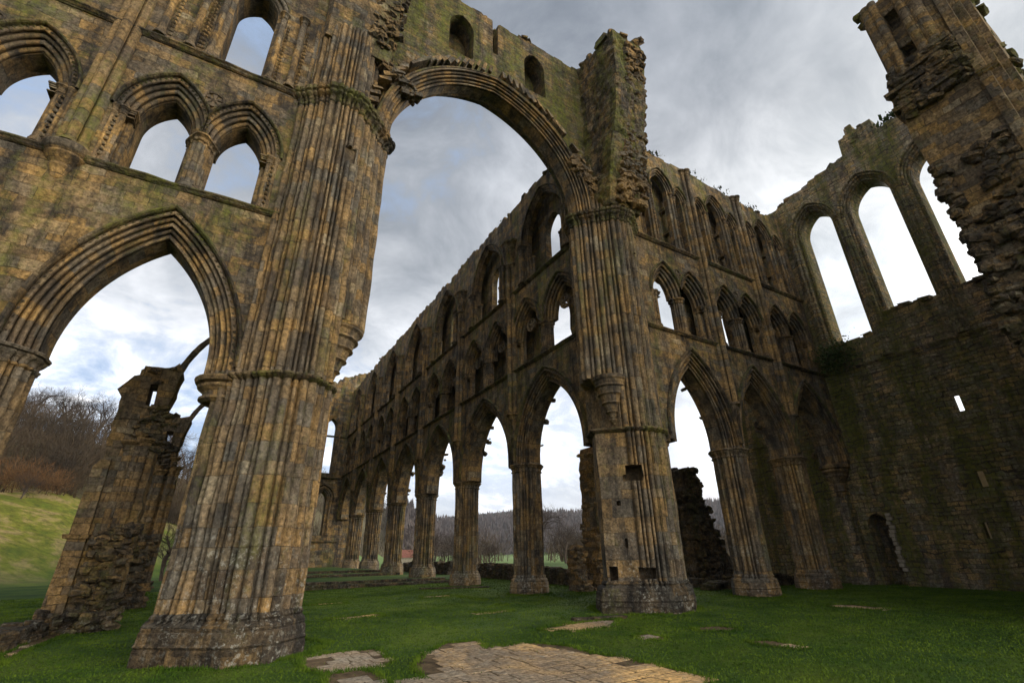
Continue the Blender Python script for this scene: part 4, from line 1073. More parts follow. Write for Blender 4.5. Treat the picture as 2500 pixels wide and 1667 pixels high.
for u, w, r, z0, z1 in ((-10.95, -.02, .17, 16.9, 20.9), (-11.18, -.10, .14, 16.9, 20.9), (-11.88, -.10, .18, 17.3, 20.9), (-12.18, -.08, .20, 17.3, 20.9), (-12.42, .1, .17, 17.0, 21.0)):
    loft(mb, [[FW(u+r*cos(t), z, w+r*sin(t)+noise.noise(Vector((u*3, z*2, 0)))*.05) for t in [2*pi*i/14 for i in range(14)]] for z in [z0+(z1-z0)*i/16 for i in range(17)]])
mb.build('wall_shaft', M_ruin, WS)
mb = MB(); rr = random.Random(8)
mb.box((18.25, -11.5, 18.55), (.4, .42, .9)); mb.box((18.5, -11.5, 18.9), (.05, .6, 3)); mb.build('passage_blocking', M_rub, WS)
mb = MB()
for a, b, w0, w1, zt in ((-12.60, -12.86, -.12, 1.5, 20.5), (-12.86, -13.10, .15, 2.0, 20.2), (-13.10, -13.28, .35, 3.0, 19.0)):
    P = [(a, w0), (b, w0), (b, w1), (a, w1)]
    zt2 = zt
    plate(mb, lambda u, z, w: (18.1+w, u, z), [(a, -.4), (b, -.4), (b, zt2-.5), ((a+b)/2, zt2)]+[(a, zt2)], [], w0, w1)
string_course(mb, lambda u, z, w: (18.1+w, u, z), -13.1, -12.6, 15.2, -.1, .16, .2)
mb.build('buttress', M_ruin, WS)
mb = MB(); P = []
for i in range(900):
    z = rr.choice((rr.uniform(-.3, 12.8), rr.uniform(3, 13), rr.uniform(15.3, 17.4)))
    y = rr.uniform(-12.5, -10.7) if z < 11 or z > 15 else rr.uniform(-12.5, -11.6)
    if z < 13 and rr.random() < .3: y = -10.75+rr.uniform(-.15, .05)
    P.append((y, z, -.03+rr.uniform(-.10, .06)))
rubble(mb, FW, P, .15, .38, 4, .62, .35)
for z, y, l in ((16.9, -11.4, 1.6), (16.45, -11.3, 1.7), (15.7, -11.35, 1.8), (17.2, -12.1, .9), (16.2, -11.9, 1.3)): mb.box((17.98, y, z), (.35, l, .16), .06, None, rr)
mb.build('broken_masonry', M_rub, WS)
mb = MB(); P = [(rr.uniform(-13.25, -12.9), rr.uniform(8, 20), rr.uniform(.4, 2.8)) for _ in range(160)]+[(rr.uniform(-12.7, -10.7), 20.9+rr.uniform(-.1, .15), rr.uniform(0, 1.2)) for _ in range(50)]
rubble(mb, FW, P, .2, .45, 14, .6); mb.build('broken_masonry', M_moss, WS)

# =================================================================== choir end wall
KW = thing('end_wall', 'distant east end wall of the choir with tall lancet and small lancet below, seen beyond left pier', 'ruined wall', (7.2, 50, 0))
holes = []
for c in (3.75, 7.2, 10.65): 
    holes.append([(c-.62, 11.2)]+arc_pts(c, .62, 17.0, 1.3, .0, 10)+[(c+.62, 11.2)])
    holes.append([(c-.55, 4.0)]+arc_pts(c, .55, 8.0, 1.1, .0, 10)+[(c+.55, 4.0)])
tf2 = lambda u: 23.0 if u < 11 else 23.4+(u-11)*.5
mb = MB(); plate(mb, FK, [(-.4, 0), (15, 0)]+jag(15, -.4, 23, .6, .25, 21, tf2), holes, -.7, .6); mb.build('wall', M_ash, KW)
for c in (3.75, 7.2, 10.65):
    mb = MB(); sweep_arch(mb, FK, c, .62, 17.0, 1.3, mould_profile(.5, -.95, -.7, -.6, -.6, 3, .07, back=False), 10, 5.8); sweep_arch(mb, FK, c, .55, 8.0, 1.1, mould_profile(.6, -1.0, -.7, -.6, -.6, 3, .07, back=False), 10, .1)
    hood(mb, FK, c, .55, 8.0, 1.1, .75, -.7, .14, .3, 10); shaft_col(mb, FK, c+1.0, -.85, 4, 8, .14); shaft_col(mb, FK, c-1.0, -.85, 4, 8, .14); mb.build('lancet_moulding', M_arch, KW)
mb = MB(); string_course(mb, FK, 0, 13, 10.6, -.7, .3, .3); string_course(mb, FK, 0, 13, 3.3, -.7, .2, .25); string_course(mb, FK, 0, 13, S2, -.7, .25, .25); mb.build('string_course', M_hood, KW)
mb = MB(); chips_top(mb, FK, -.2, 13.5, tf2, -.6, .5, 60, 5, (.3, .6)); mb.build('broken_masonry', M_moss, KW)
#PART2
# =================================================================== the hidden north choir arcade (mirror of the south one)
NCH = CH.copy(); COL.objects.link(NCH); NCH.location = (XA, 25, 0); NCH.scale = (-1, 1, 1)
NCH['label'] = 'other side wall of the choir, almost wholly hidden behind the big near left pier'
for ch in [o for o in bpy.data.objects if o.parent == CH]:
    c = ch.copy(); COL.objects.link(c); c.parent = NCH

# =================================================================== terrain
CAMXY = (0.0, -13.862)
def lerp(t, pts):
    if t <= pts[0][0]: return pts[0][1]
    for (a, b), (c, d) in zip(pts[:-1], pts[1:]):
        if t <= c: return b+(d-b)*(t-a)/(c-a)
    return pts[-1][1]
def sms(t): t = max(0, min(1, t)); return t*t*(3-2*t)
# by azimuth (radians from +y towards +x): start of the rise, foot of the wood, crest, height of the crest above the eye
A0 = [(-1.2, 60), (-0.3, 55), (0.0, 90), (0.25, 140), (0.5, 260), (1.6, 300)]
A1 = [(-1.2, 105), (-0.3, 108), (-0.05, 120), (0.1, 150), (0.32, 330), (0.42, 620), (1.6, 620)]
A2 = [(-1.2, 175), (-0.3, 172), (-0.05, 190), (0.1, 250), (0.32, 520), (0.42, 900), (1.6, 950)]
E1 = [(-1.2, .095), (-0.2, .088), (-0.05, .05), (0.1, .01), (0.3, -.002), (1.6, .0)]
E2 = [(-1.2, .20), (-0.32, .185), (-0.2, .175), (-0.06, .125), (0.15, .118), (0.31, .078), (0.38, .050), (0.55, .064), (0.72, .062), (0.9, .072), (1.6, .06)]
def terrain(x, y):
    dx, dy = x-CAMXY[0], y-CAMXY[1]; d = sqrt(dx*dx+dy*dy); az = atan2(dx, dy)
    z = gz(x, y)
    if az < -1.6 or az > 1.7: return z
    a0, a1, a2 = lerp(az, A0), lerp(az, A1), lerp(az, A2); e1, e2 = lerp(az, E1), lerp(az, E2)
    z1 = 1.6+e1*a1; z2 = 1.6+e2*a2
    n = noise.noise(Vector((x*.02, y*.02, 0)))*2.0+noise.noise(Vector((x*.08, y*.08, 3)))*.6
    if d < a0: return z+ (sms((d-45)/30)*noise.noise(Vector((x*.1, y*.1, 3)))*.35 if d > 45 else 0)
    if d < a1: t = sms((d-a0)/(a1-a0)); return z*(1-t)+z1*t+n*.25*t+.35*noise.noise(Vector((x*.1, y*.1, 3)))
    if d < a2: t = (d-a1)/(a2-a1); t = t*(2-t)*.6+t*.4; return z1+(z2-z1)*t+n*(1-abs(2*t-1)*.6)
    return z2-(d-a2)*.03+n*.5
def terr_mesh():
    mb = MB(); nA, rs = 150, []
    r = .6
    while r < 2600: rs.append(r); r *= 1.055
    az = [-pi+2*pi*i/nA for i in range(nA)]
    # finer towards the picture
    az = sorted([a for a in az if a < -.5 or a > 1.3]+[-.5+1.8*i/190 for i in range(191)])
    m = len(az); c = mb.add([(0, CAMXY[1], terrain(0, CAMXY[1]))])
    n0 = mb.add([(CAMXY[0]+r*sin(a), CAMXY[1]+r*cos(a), terrain(CAMXY[0]+r*sin(a), CAMXY[1]+r*cos(a))) for r in rs for a in az])
    for j in range(m): mb.face((c, n0+j, n0+(j+1) % m))
    for i in range(len(rs)-1):
        for j in range(m):
            a = n0+i*m+j; b = n0+i*m+(j+1) % m; mb.face((a, b, b+m, a+m))
    o = mb.build('ground', M_grass, None, smooth=True); tag(o, kind='structure')
    o.data.materials.append(M_hill)
    mi = []
    for p in o.data.polygons:
        x, y, z = p.center; dx, dy = x, y-CAMXY[1]; d = sqrt(dx*dx+dy*dy); a = atan2(dx, dy)
        mi.append(1 if (-1.6 < a < 1.7 and d > lerp(a, A1)+noise.noise(Vector((x*.05, y*.05, 0)))*8) else 0)
    o.data.polygons.foreach_set('material_index', mi); o.data.update()
terr_mesh()

# short turf standing on the ground close to the viewer
def turf():
    rg = np.random.default_rng(4); n = 380000
    az = rg.uniform(radians(-18), radians(80), n); d = 4.2+(rg.random(n)**.9)*36
    x = d*np.sin(az); y = CAMXY[1]+d*np.cos(az)
    keep = np.ones(n, bool)
    for i in range(n):
        if in_patch(x[i], y[i]) and rg.random() > .06: keep[i] = False
    def inbox(a, b, c, dd): return (x > a) & (x < c) & (y > b) & (y < dd)
    x = x[keep]; y = y[keep]; d = d[keep]
    ex, ey = [], []
    for (cx, cy, a, b, m) in [(XA, 0, 1.95, 1.78, 9000), (XB, 0, 2.05, 1.85, 8000)]:
        t = rg.uniform(0, 2*pi, m); q = rg.normal(1.0, .035, m); cc, ss = np.cos(t), np.sin(t); k = 1/np.maximum(np.abs(cc)*.92+np.abs(ss)*.45, np.abs(cc)*.45+np.abs(ss)*.92)
        ex.append(cx+a*cc*k*q*.90); ey.append(cy+b*ss*k*q*.93)
    for cx, cy in [(u, 0) for u in XT]+[(XB, v) for v in YP[:3]]:
        t = rg.uniform(0, 2*pi, 2500); q = rg.normal(1.0, .04, 2500); ex.append(cx+np.cos(t)*q); ey.append(cy+np.sin(t)*q)
    for kind, P_ in PATCH:
        for (a, b), (c, e) in zip(P_, P_[1:]+P_[:1]):
            m = int(sqrt((a-c)**2+(b-e)**2)*260); t = rg.random(m); ex.append(a+(c-a)*t+rg.normal(0, .05, m)); ey.append(b+(e-b)*t+rg.normal(0, .05, m))
    ex = np.concatenate(ex); ey = np.concatenate(ey); ne = len(ex)
    x = np.concatenate([x, ex]); y = np.concatenate([y, ey]); d = np.sqrt(x**2+(y-CAMXY[1])**2); n = len(x)
    z = np.array([gz(a, b) for a, b in zip(x, y)])-.004
    cl = .6+.4*np.sin(x*3.1+np.sin(y*2.3)*2)*np.sin(y*2.7)
    h = rg.uniform(.016, .042, n)*(.75+.4*cl); h[-ne:] *= rg.uniform(1.0, 2.6, ne); w = rg.uniform(.004, .008, n)*(.6+d/9)
    th = rg.uniform(0, 2*pi, n); lx = rg.normal(0, .02, n); ly = rg.normal(0, .02, n)
    v = np.zeros((n*3, 3), 'f')
    v[0::3] = np.stack([x-np.cos(th)*w, y-np.sin(th)*w, z], 1); v[1::3] = np.stack([x+np.cos(th)*w, y+np.sin(th)*w, z], 1)
    v[2::3] = np.stack([x+lx, y+ly, z+h], 1)
    me = bpy.data.meshes.new('grass'); me.vertices.add(n*3); me.vertices.foreach_set('co', v.ravel())
    me.loops.add(n*3); me.loops.foreach_set('vertex_index', np.arange(n*3, dtype='i')); me.polygons.add(n)
    me.polygons.foreach_set('loop_start', np.arange(0, n*3, 3, dtype='i')); me.polygons.foreach_set('loop_total', np.full(n, 3, 'i')); me.update(calc_edges=True)
    me.materials.append(M_blade); o = bpy.data.objects.new('grass', me); COL.objects.link(o)
    tag(o, 'short mown green turf covering the floor of the ruined church', 'grass', kind='stuff')

# =================================================================== paving and bare patches (outlines measured on the ground)
def P2(px):                                            # photo pixel -> point on the ground, used once to read off the outline
    M = cam.matrix_world.to_3x3(); d = M @ Vector(((px[0]-1250)/1156.74, -(px[1]-833.5)/1156.74, -1)); o = cam.matrix_world.translation
    z = -.25
    for _ in range(6):
        t = (z-o.z)/d.z; p = o+d*t; z = gz(p.x, p.y)
    return (p.x, p.y)
def sc(pts): return [P2((x*1900/2352+600, 1350+y*317/392)) for x, y in pts]
PATCH = [
 ('paved', sc([(525, 315), (600, 272), (700, 265), (730, 288), (870, 270), (990, 283), (1050, 303), (1150, 318), (1200, 330), (1300, 352), (1405, 380), (1395, 430), (700, 470), (430, 470), (380, 430), (440, 385), (540, 378), (505, 345)])),
 ('paved', sc([(160, 320), (260, 303), (395, 288), (445, 330), (400, 345), (350, 352), (240, 366), (170, 350)])),
 ('paved', sc([(245, 366), (350, 350), (400, 365), (450, 400), (430, 470), (260, 470), (235, 400)])),
 ('bare', sc([(885, 228), (960, 218), (1010, 210), (1130, 198), (1110, 222), (1000, 236), (890, 232)])),
 ('bare', sc([(1170, 248), (1215, 244), (1275, 256), (1265, 264), (1190, 258)])),
 ('bare', sc([(1345, 226), (1420, 220), (1500, 228), (1470, 236), (1370, 234)])),
 ('bare', sc([(1510, 265), (1590, 264), (1690, 283), (1670, 290), (1560, 278)])),
 ('bare', sc([(1740, 157), (1830, 155), (1960, 168), (1900, 172), (1780, 164)])),
 ('bare', sc([(240, 198), (330, 190), (400, 183), (425, 189), (330, 197), (250, 202)])),
 ('bare', sc([(180, 156), (300, 148), (310, 152), (190, 159)])),
 ('bare', sc([(525, 133), (610, 126), (625, 130), (540, 137)])),
 ('bare', sc([(690, 180), (800, 172), (805, 175), (700, 183)])),
 ('bare', sc([(755, 155), (790, 153), (790, 157), (760, 158)])),
 ('bare', sc([(635, 128), (720, 138), (725, 142), (650, 134)])),
 ('bare', [P2(p) for p in ((0, 1600), (110, 1545), (200, 1500), (330, 1440), (360, 1445), (250, 1500), (160, 1550), (60, 1590), (0, 1625))]),
]
def inside(x, y, poly):
    c = False; j = len(poly)-1
    for i in range(len(poly)):
        if (poly[i][1] > y) != (poly[j][1] > y) and x < (poly[j][0]-poly[i][0])*(y-poly[i][1])/(poly[j][1]-poly[i][1])+poly[i][0]: c = not c
        j = i
    return c
BB = [(min(p[0] for p in q), max(p[0] for p in q), min(p[1] for p in q), max(p[1] for p in q)) for _, q in PATCH]
def in_patch(x, y):
    for (k, q), b in zip(PATCH, BB):
        if b[0] < x < b[1] and b[2] < y < b[3] and inside(x, y, q): return True
    return False
def make_patches():
    r = random.Random(2); soil = MB(); slabs = MB()
    for kind, q in PATCH:
        # soil sheet with a wandering edge
        n = len(q); pts = []
        for i in range(n):
            a, b = Vector(q[i]), Vector(q[(i+1) % n]); k = max(1, int((b-a).length/.22))
            for t in range(k):
                p = a+(b-a)*t/k; p += Vector((noise.noise(Vector((p.x*3, p.y*3, 1))), noise.noise(Vector((p.x*3, p.y*3, 5)))))*.10; pts.append(p)
        tr = tessellate_polygon([[Vector((p.x, p.y, 0)) for p in pts]]); n0 = soil.add([(p.x, p.y, gz(p.x, p.y)+.006) for p in pts])
        for t in tr: soil.face([n0+i for i in t])
        b = BB[PATCH.index((kind, q))]
        rot = .04 if kind == 'paved' else .0
        y = b[2]
        while y < b[3]:
            rowh = r.uniform(.28, .46); x = b[0]-r.random()*.5
            while x < b[1]:
                w = r.uniform(.28, .85)
                cx_, cy_ = x+w/2, y+rowh/2
                if inside(cx_, cy_, q) and inside(cx_-w*.3, cy_, q) and inside(cx_+w*.3, cy_, q) and not (kind == 'bare' and r.random() < .25):
                    g = .013; P = [(x+g, y+g), (x+w-g, y+g), (x+w-g, y+rowh-g), (x+g, y+rowh-g)]
                    if r.random() < .35:                # cracked in two
                        f = r.uniform(.3, .7); d_ = r.uniform(-.08, .08); xs = x+w*f
                        qs = [[(x+g, y+g), (xs-.006, y+g), (xs+d_-.006, y+rowh-g), (x+g, y+rowh-g)], [(xs+.006, y+g), (x+w-g, y+g), (x+w-g, y+rowh-g), (xs+d_+.006, y+rowh-g)]]
                    else: qs = [P]
                    for Q in qs:
                        Q = [(a+r.uniform(-.012, .012), c+r.uniform(-.012, .012)) for a, c in Q]; h = r.uniform(.010, .020); tx, ty = r.uniform(-.008, .008), r.uniform(-.008, .008)
                        ce = (sum(a for a, _ in Q)/4, sum(c for _, c in Q)/4)
                        lo = slabs.add([(a, c, gz(a, c)-.01) for a, c in Q])
                        hi = slabs.add([(a, c, gz(a, c)+h-.006) for a, c in Q])
                        ins = slabs.add([(ce[0]+(a-ce[0])*.93, ce[1]+(c-ce[1])*.93, gz(a, c)+h+tx*(a-ce[0])+ty*(c-ce[1])) for a, c in Q])
                        for i in range(4):
                            j = (i+1) % 4; slabs.face((lo+i, lo+j, hi+j, hi+i)); slabs.face((hi+i, hi+j, ins+j, ins+i))
                        slabs.face((ins, ins+1, ins+2, ins+3))
                x += w
            y += rowh
    tag(soil.build('bare_ground', M_soil), kind='structure'); tag(slabs.build('stone_paving', M_pave), kind='structure')
make_patches()
turf()

# =================================================================== stepped stone platforms of the choir
def platform(y0, x0, x1, y1, z, label, seed):
    t = thing('stone_step', label, 'step', ((x0+x1)/2, y0, z)); r = random.Random(seed)
    mb = MB(); x = x0
    while x < x1:
        w = r.uniform(.5, 1.1); mb.box((x+w/2, y0+.12+r.uniform(-.04, .04), z-.12), (w-.015, .40, .23+r.uniform(-.03, .02)), .03, None, r); x += w
    mb.build('kerb_stones', M_dark, t)
    mb = MB(); nx, ny = 12, 12; n0 = mb.add([(x0+(x1-x0)*i/nx, y0+.25+(y1-y0)*j/ny, z-.02+.02*noise.noise(Vector((i, j, 0)))) for j in range(ny+1) for i in range(nx+1)])
    for j in range(ny):
        for i in range(nx): a = n0+j*(nx+1)+i; mb.face((a, a+1, a+nx+2, a+nx+1))
    mb.build('turf_top', M_grass, t)
platform(18.6, 2.2, 14.2, 50, .14, 'lowest dark stone step crossing the choir lawn', 1)
platform(19.5, 2.2, 14.0, 50, .28, 'second stone step just above the lowest one across the choir', 2)
platform(27.3, 2.2, 12.9, 50, .45, 'middle stone step of the choir, in front of the fourth pier', 3)
platform(30.5, 2.2, 12.9, 50, .62, 'farthest stone step of the choir with worn edge', 4)
def slab_row(pts, label, h=.10, w=.3, seed=3):
    r = random.Random(seed); mb = MB()
    (x0, y0), (x1, y1) = pts; L = sqrt((x1-x0)**2+(y1-y0)**2); a = atan2(y1-y0, x1-x0); s = 0
    while s < L:
        l = r.uniform(.35, .8); t = (s+l/2)/L; x, y = x0+(x1-x0)*t, y0+(y1-y0)*t
        mb.box((x, y, gz(x, y)+h/2-.03), (l-.02, w*r.uniform(.8, 1.1), h), .05, Matrix.Rotation(a, 3, 'Z'), r); s += l
    tag(mb.build('stone_kerb', M_dark, None, loc=(x0, y0, gz(x0, y0))), label, 'kerb')
slab_row(((10.4, 14.0), (13.3, 12.2)), 'flush dark stone strip before the second choir pier', .10, .28, 4)
slab_row(((9.6, -.9), (10.9, -1.3)), 'short dark stone strip left of the right crossing pier', .10, .3, 5)

# =================================================================== low rubble walls and fragments
def rubble_wall(path, h, w, label, seed, name='rubble_wall', mat=None, fn=None):
    r = random.Random(seed); mb = MB(); core = MB()
    for (x0, y0), (x1, y1) in zip(path[:-1], path[1:]):
        L = sqrt((x1-x0)**2+(y1-y0)**2); a = atan2(y1-y0, x1-x0); R = Matrix.Rotation(a, 3, 'Z')
        s = 0
        while s < L:
            t = s/L; x, y = x0+(x1-x0)*t, y0+(y1-y0)*t; g = gz(x, y) if abs(x) < 30 else terrain(x, y)
            hh = h*(1+.6*noise.noise(Vector((x*.7, y*.7, seed)))) if fn is None else fn(x, y)
            z = g-.05; st = r.uniform(.35, .7)
            while z < g+hh:
                ch = r.uniform(.10, .20)
                for k in range(max(1, int(w/.4))):
                    off = (k+.5)/max(1, int(w/.4))-.5
                    p = R @ Vector((r.uniform(-.08, .08), off*w*(1-.25*(z-g)/max(hh, .1))+r.uniform(-.06, .06), 0))
                    rock(mb, (x+p.x, y+p.y, z+ch/2), (st*r.uniform(.7, 1.15), w/max(1, int(w/.4))*r.uniform(.8, 1.1), ch*r.uniform(.95, 1.35)), r.uniform(.15, .4), R @ Matrix.Rotation(r.uniform(-.25, .25), 3, 'Z') @ Matrix.Rotation(r.uniform(-.12, .12), 3, 'X'), r)
                z += ch
            s += st*.85
    x0, y0 = path[0]
    o = mb.build(name, mat or M_dark, None, loc=(x0, y0, gz(x0, y0))); tag(o, label, 'low wall'); return o
rubble_wall([(-4.45, .6), (-4.35, 3.2)], .46, .7, 'dark heap of rubble wall at the bottom left edge', 1)
rubble_wall([(-4.1, 3.6), (-3.9, 6.2)], .26, .9, 'mossy stepped footing stones in front of the left ruin', 2)
rubble_wall([(-3.6, 8.4), (-3.5, 13.6)], .45, .9, 'low rubble between the two left wall fragments', 3)
rubble_wall([(-3.5, 15.6), (-3.4, 32)], .42, .9, 'low broken wall footing behind the far left fragment', 4)
rubble_wall([(17.9, 7.9), (17.9, 15)], .62, .9, 'tumbled wall footing seen left of the right crossing pier', 5)
rubble_wall([(18.4, 16.5), (19.2, 27)], .8, 1.0, 'tumbled wall footing seen between the two nearest choir piers', 6)
rubble_wall([(19.4, 30), (19.8, 44)], .8, 1.0, 'low rubble footing seen between the farther choir piers', 7)
rubble_wall([(20.8, 4.6), (24.0, 4.3)], .30, .6, 'low dark footing behind the first right transept pier', 8)
rubble_wall([(20.4, 2.9), (23.6, 2.7)], .24, .6, 'low stone strip on the turf left of the first right transept pier', 9)
rubble_wall([(24.6, 2.6), (28.6, 2.4)], .35, .7, 'low dark footing behind the nearer-the-corner transept pier', 10)
rubble_wall([(-14.2, 28.0), (-11.6, 28.5)], .7, 1.0, 'small low ruin block on the grass at the left edge', 11)
rubble_wall([(5.4, 41.5), (6.6, 41.7)], .8, .9, 'small stone block standing before the far end wall', 12)

def frag_plate(name_parts, T, outline, holes, y0, y1, mat, part='wall'):
    mb = MB(); plate(mb, lambda u, z, w: (u, w, z), outline, holes, y0, y1); return mb.build(part, mat, T)
# ---- the two left fragments with thin vault ribs springing to the right
def left_fragment(yc, k, label, seed, lower_left=True):
    """k scales the profile away from the viewer's axis: measured separately for each fragment"""
    T = thing('wall_fragment', label, 'ruined wall', (-3, yc, 0))
    g = gz(-3, yc)
    if seed == 1:
        outl = [(-3.75, g-.2), (-3.67, 1.0), (-3.6, 2.2), (-3.6, 4.6), (-3.66, 5.3), (-3.68, 6.6), (-3.67, 6.8), (-3.85, 7.05), (-3.62, 7.41), (-3.51, 7.6), (-3.36, 7.66), (-3.36, 7.85), (-3.18, 8.01), (-2.7, 8.04), (-2.46, 8.1), (-2.3, 8.3), (-2.11, 7.98), (-2.2, 7.4), (-2.27, 6.49), (-2.38, 6.45), (-2.31, 6.2), (-2.35, 5.6), (-2.26, 4.8), (-2.22, 3.4), (-2.15, g-.2)]
        hole = [(-2.94, 6.6), (-2.70, 6.58), (-2.74, 7.39), (-2.97, 7.38)]
    else:
        outl = [(-3.9, g-.2), (-3.7, 2.4), (-3.5, 5.0), (-3.3, 7.4), (-3.14, 7.9), (-2.78, 7.93), (-2.4, 7.91), (-2.05, 8.04), (-1.98, 7.87), (-2.07, 7.45), (-2.14, 7.08), (-2.23, 6.37), (-2.24, 5.77), (-1.95, 4.81), (-2.04, 3.87), (-2.06, 2.21), (-1.98, g-.2)]
        hole = [(-2.82, 6.40), (-2.55, 6.40), (-2.56, 7.22), (-2.84, 7.22)]
    o2 = rag(outl+[outl[0]], .22, .045, seed)
    frag_plate(None, T, o2, [hole], yc-.9, yc+.1, M_ruin)
    # buttress face, lower and set back on the left; broken dark core low on the right
    mb = MB(); plate(mb, lambda u, z, w: (u, w, z), [(-3.86, g-.2), (-3.78, 2.2), (-3.76, 4.4), (-3.55, 4.7), (-3.35, 4.7), (-3.3, g-.2)], [], yc-1.12, yc+.6)
    mb.box((-3.58, yc-.4, 2.3), (.62, 1.7, .12), .03); mb.build('buttress', M_ruin, T)
    mb = MB()
    for u, w, z1, r in ((-2.95, -.98, 5.3, .16), (-2.74, -1.06, 5.6, .11), (-2.56, -1.06, 5.4, .13)) + (() if seed == 1 else ((-2.2, -1.0, 6.0, .12), (-2.03, -.85, 5.6, .13))):
        shaft_col(mb, lambda a, z, b: (a, yc+b, z), u, w, 2.2 if u < -2.3 else .4, z1, r, cap=.35)
    mb.build('wall_shaft', M_ruin, T)
    mb = MB(); r = random.Random(seed+4); P = []
    for _ in range(130): 
        z = r.uniform(g, 2.6); P.append((r.uniform(-3.1, -2.15), z, yc-1.05-.25*(1-z/3)+r.uniform(-.1, .1)))
    for _ in range(60): P.append((r.uniform(-3.9, -2.0), r.uniform(g, .35), yc-1.05-r.uniform(-.1, .25)))
    rubble(mb, FT, P, .18, .42, seed, .5)
    P = [(r.uniform(-3.0, -2.2), r.uniform(5.0, 6.6), yc-.98+r.uniform(-.05, .08)) for _ in range(70)]+[(r.uniform(-3.2, -2.35), 8.0+r.uniform(-.22, .05)-(.35 if r.random() < .3 else 0), yc-r.uniform(0, .9)) for _ in range(40)]
    rubble(mb, FT, P, .14, .30, seed+9, .5); mb.build('broken_masonry', M_rub, T)
    # rib
    mb = MB(); pts = [(-2.36, 7.0), (-2.33, 7.7), (-2.20, 8.30), (-2.02, 8.80), (-1.78, 9.28), (-1.48, 9.68), (-1.1, 10.05), (-.6, 10.4), (.1, 10.7)]
    if seed == 2: pts = [(-2.24, 6.6), (-2.20, 7.2), (-2.12, 7.75), (-1.96, 8.25), (-1.76, 8.65), (-1.50, 9.02), (-1.1, 9.45), (-.5, 9.9), (.2, 10.3)]
    def hermite(pts, n):
        out = []
        for i in range(len(pts)-1):
            p0 = Vector(pts[max(0, i-1)]); p1 = Vector(pts[i]); p2 = Vector(pts[i+1]); p3 = Vector(pts[min(len(pts)-1, i+2)])
            for q in range(n):
                t = q/n; out.append(.5*((2*p1)+(-p0+p2)*t+(2*p0-5*p1+4*p2-p3)*t*t+(-p0+3*p1-3*p2+p3)*t**3))
        return out+[Vector(pts[-1])]
    C = hermite(pts, 6); rings = []
    for i, p in enumerate(C):
        d = (C[min(i+1, len(C)-1)]-C[max(i-1, 0)]).normalized(); nn = Vector((-d.y, d.x)); th = (.30-.11*min(1, i/14))*.5+.02*noise.noise(Vector((p.x*4, p.y*4, seed))); hw = .11
        rings.append([(p.x+nn.x*a*th, yc-.5+b*hw, p.y+nn.y*a*th) for a, b in ((-1, -.5), (-.6, -1), (1, -1), (1, 1), (-.6, 1), (-1, .5))])
    m = 6; n0 = mb.add([p for q in rings for p in q])
    for i in range(len(rings)-1):
        for j in range(m): a = n0+i*m+j; b = n0+i*m+(j+1) % m; mb.face((a, b, b+m, a+m), [(j*.1, i*.16), (j*.1+.1, i*.16), (j*.1+.1, i*.16+.16), (j*.1, i*.16+.16)])
    mb.build('vault_rib', M_ruin, T)
left_fragment(7.5, 1, 'tall broken wall fragment seen through the left arch, rectangular slot near its top', 1)
left_fragment(14.6, 1, 'lower second fragment just behind the slotted one, with its own thin curved rib', 2)

def fragment(label, outline, y0, y1, mat, seed, nrub, holes=[]):
    T = thing('wall_fragment', label, 'ruined wall', (outline[0][0], y0, 0))
    o2 = rag(outline+[outline[0]], .2, .06, seed); frag_plate(None, T, o2, holes, y0, y1, mat)
    mb = MB(); r = random.Random(seed); P = []
    xs = [p[0] for p in outline]; zs = [p[1] for p in outline]; t = 0
    while len(P) < nrub and t < 9000:
        t += 1; x, z = r.uniform(min(xs), max(xs)), r.uniform(min(zs), max(zs))
        if inside(x, z, outline): P.append((x, z, y0-.02+r.uniform(-.12, .04)))
    for (a, b), (c, d) in zip(outline[:-1], outline[1:]):
        L = sqrt((a-c)**2+(b-d)**2)
        for i in range(int(L/.35)): q = r.random(); P.append((a+(c-a)*q, b+(d-b)*q, r.uniform(y0, y1)))
    rubble(mb, FT, P, .18, .40, seed, .5); mb.build('broken_masonry', mat, T)
fragment('dark ragged spire of masonry seen through the first right transept arch',
         [(23.3, -.2), (23.45, 2.6), (23.35, 4.0), (23.6, 4.2), (23.3, 4.9), (23.55, 5.4), (23.5, 6.1), (23.9, 6.25), (24.6, 6.2), (25.0, 4.4), (25.6, 2.6), (26.2, 1.6), (27.6, -.2)], 6.0, 7.4, M_dark, 3, 260)
fragment('tall thin dark wall piece hugging the left side of the right crossing pier',
         [(16.7, -.2), (16.8, 2.2), (16.72, 2.5), (16.85, 4.0), (16.8, 5.0), (16.9, 6.6), (17.0, 6.95), (17.6, 6.8), (17.9, -.2)], 6.2, 7.4, M_ruin, 4, 90)
fragment('stubby rubble chunk with a pale corner, left of the right crossing pier',
         [(15.6, -.1), (15.55, 1.2), (15.65, 1.8), (15.85, 2.0), (16.1, 1.7), (16.2, -.1)], 6.5, 7.3, M_ruin, 5, 45)

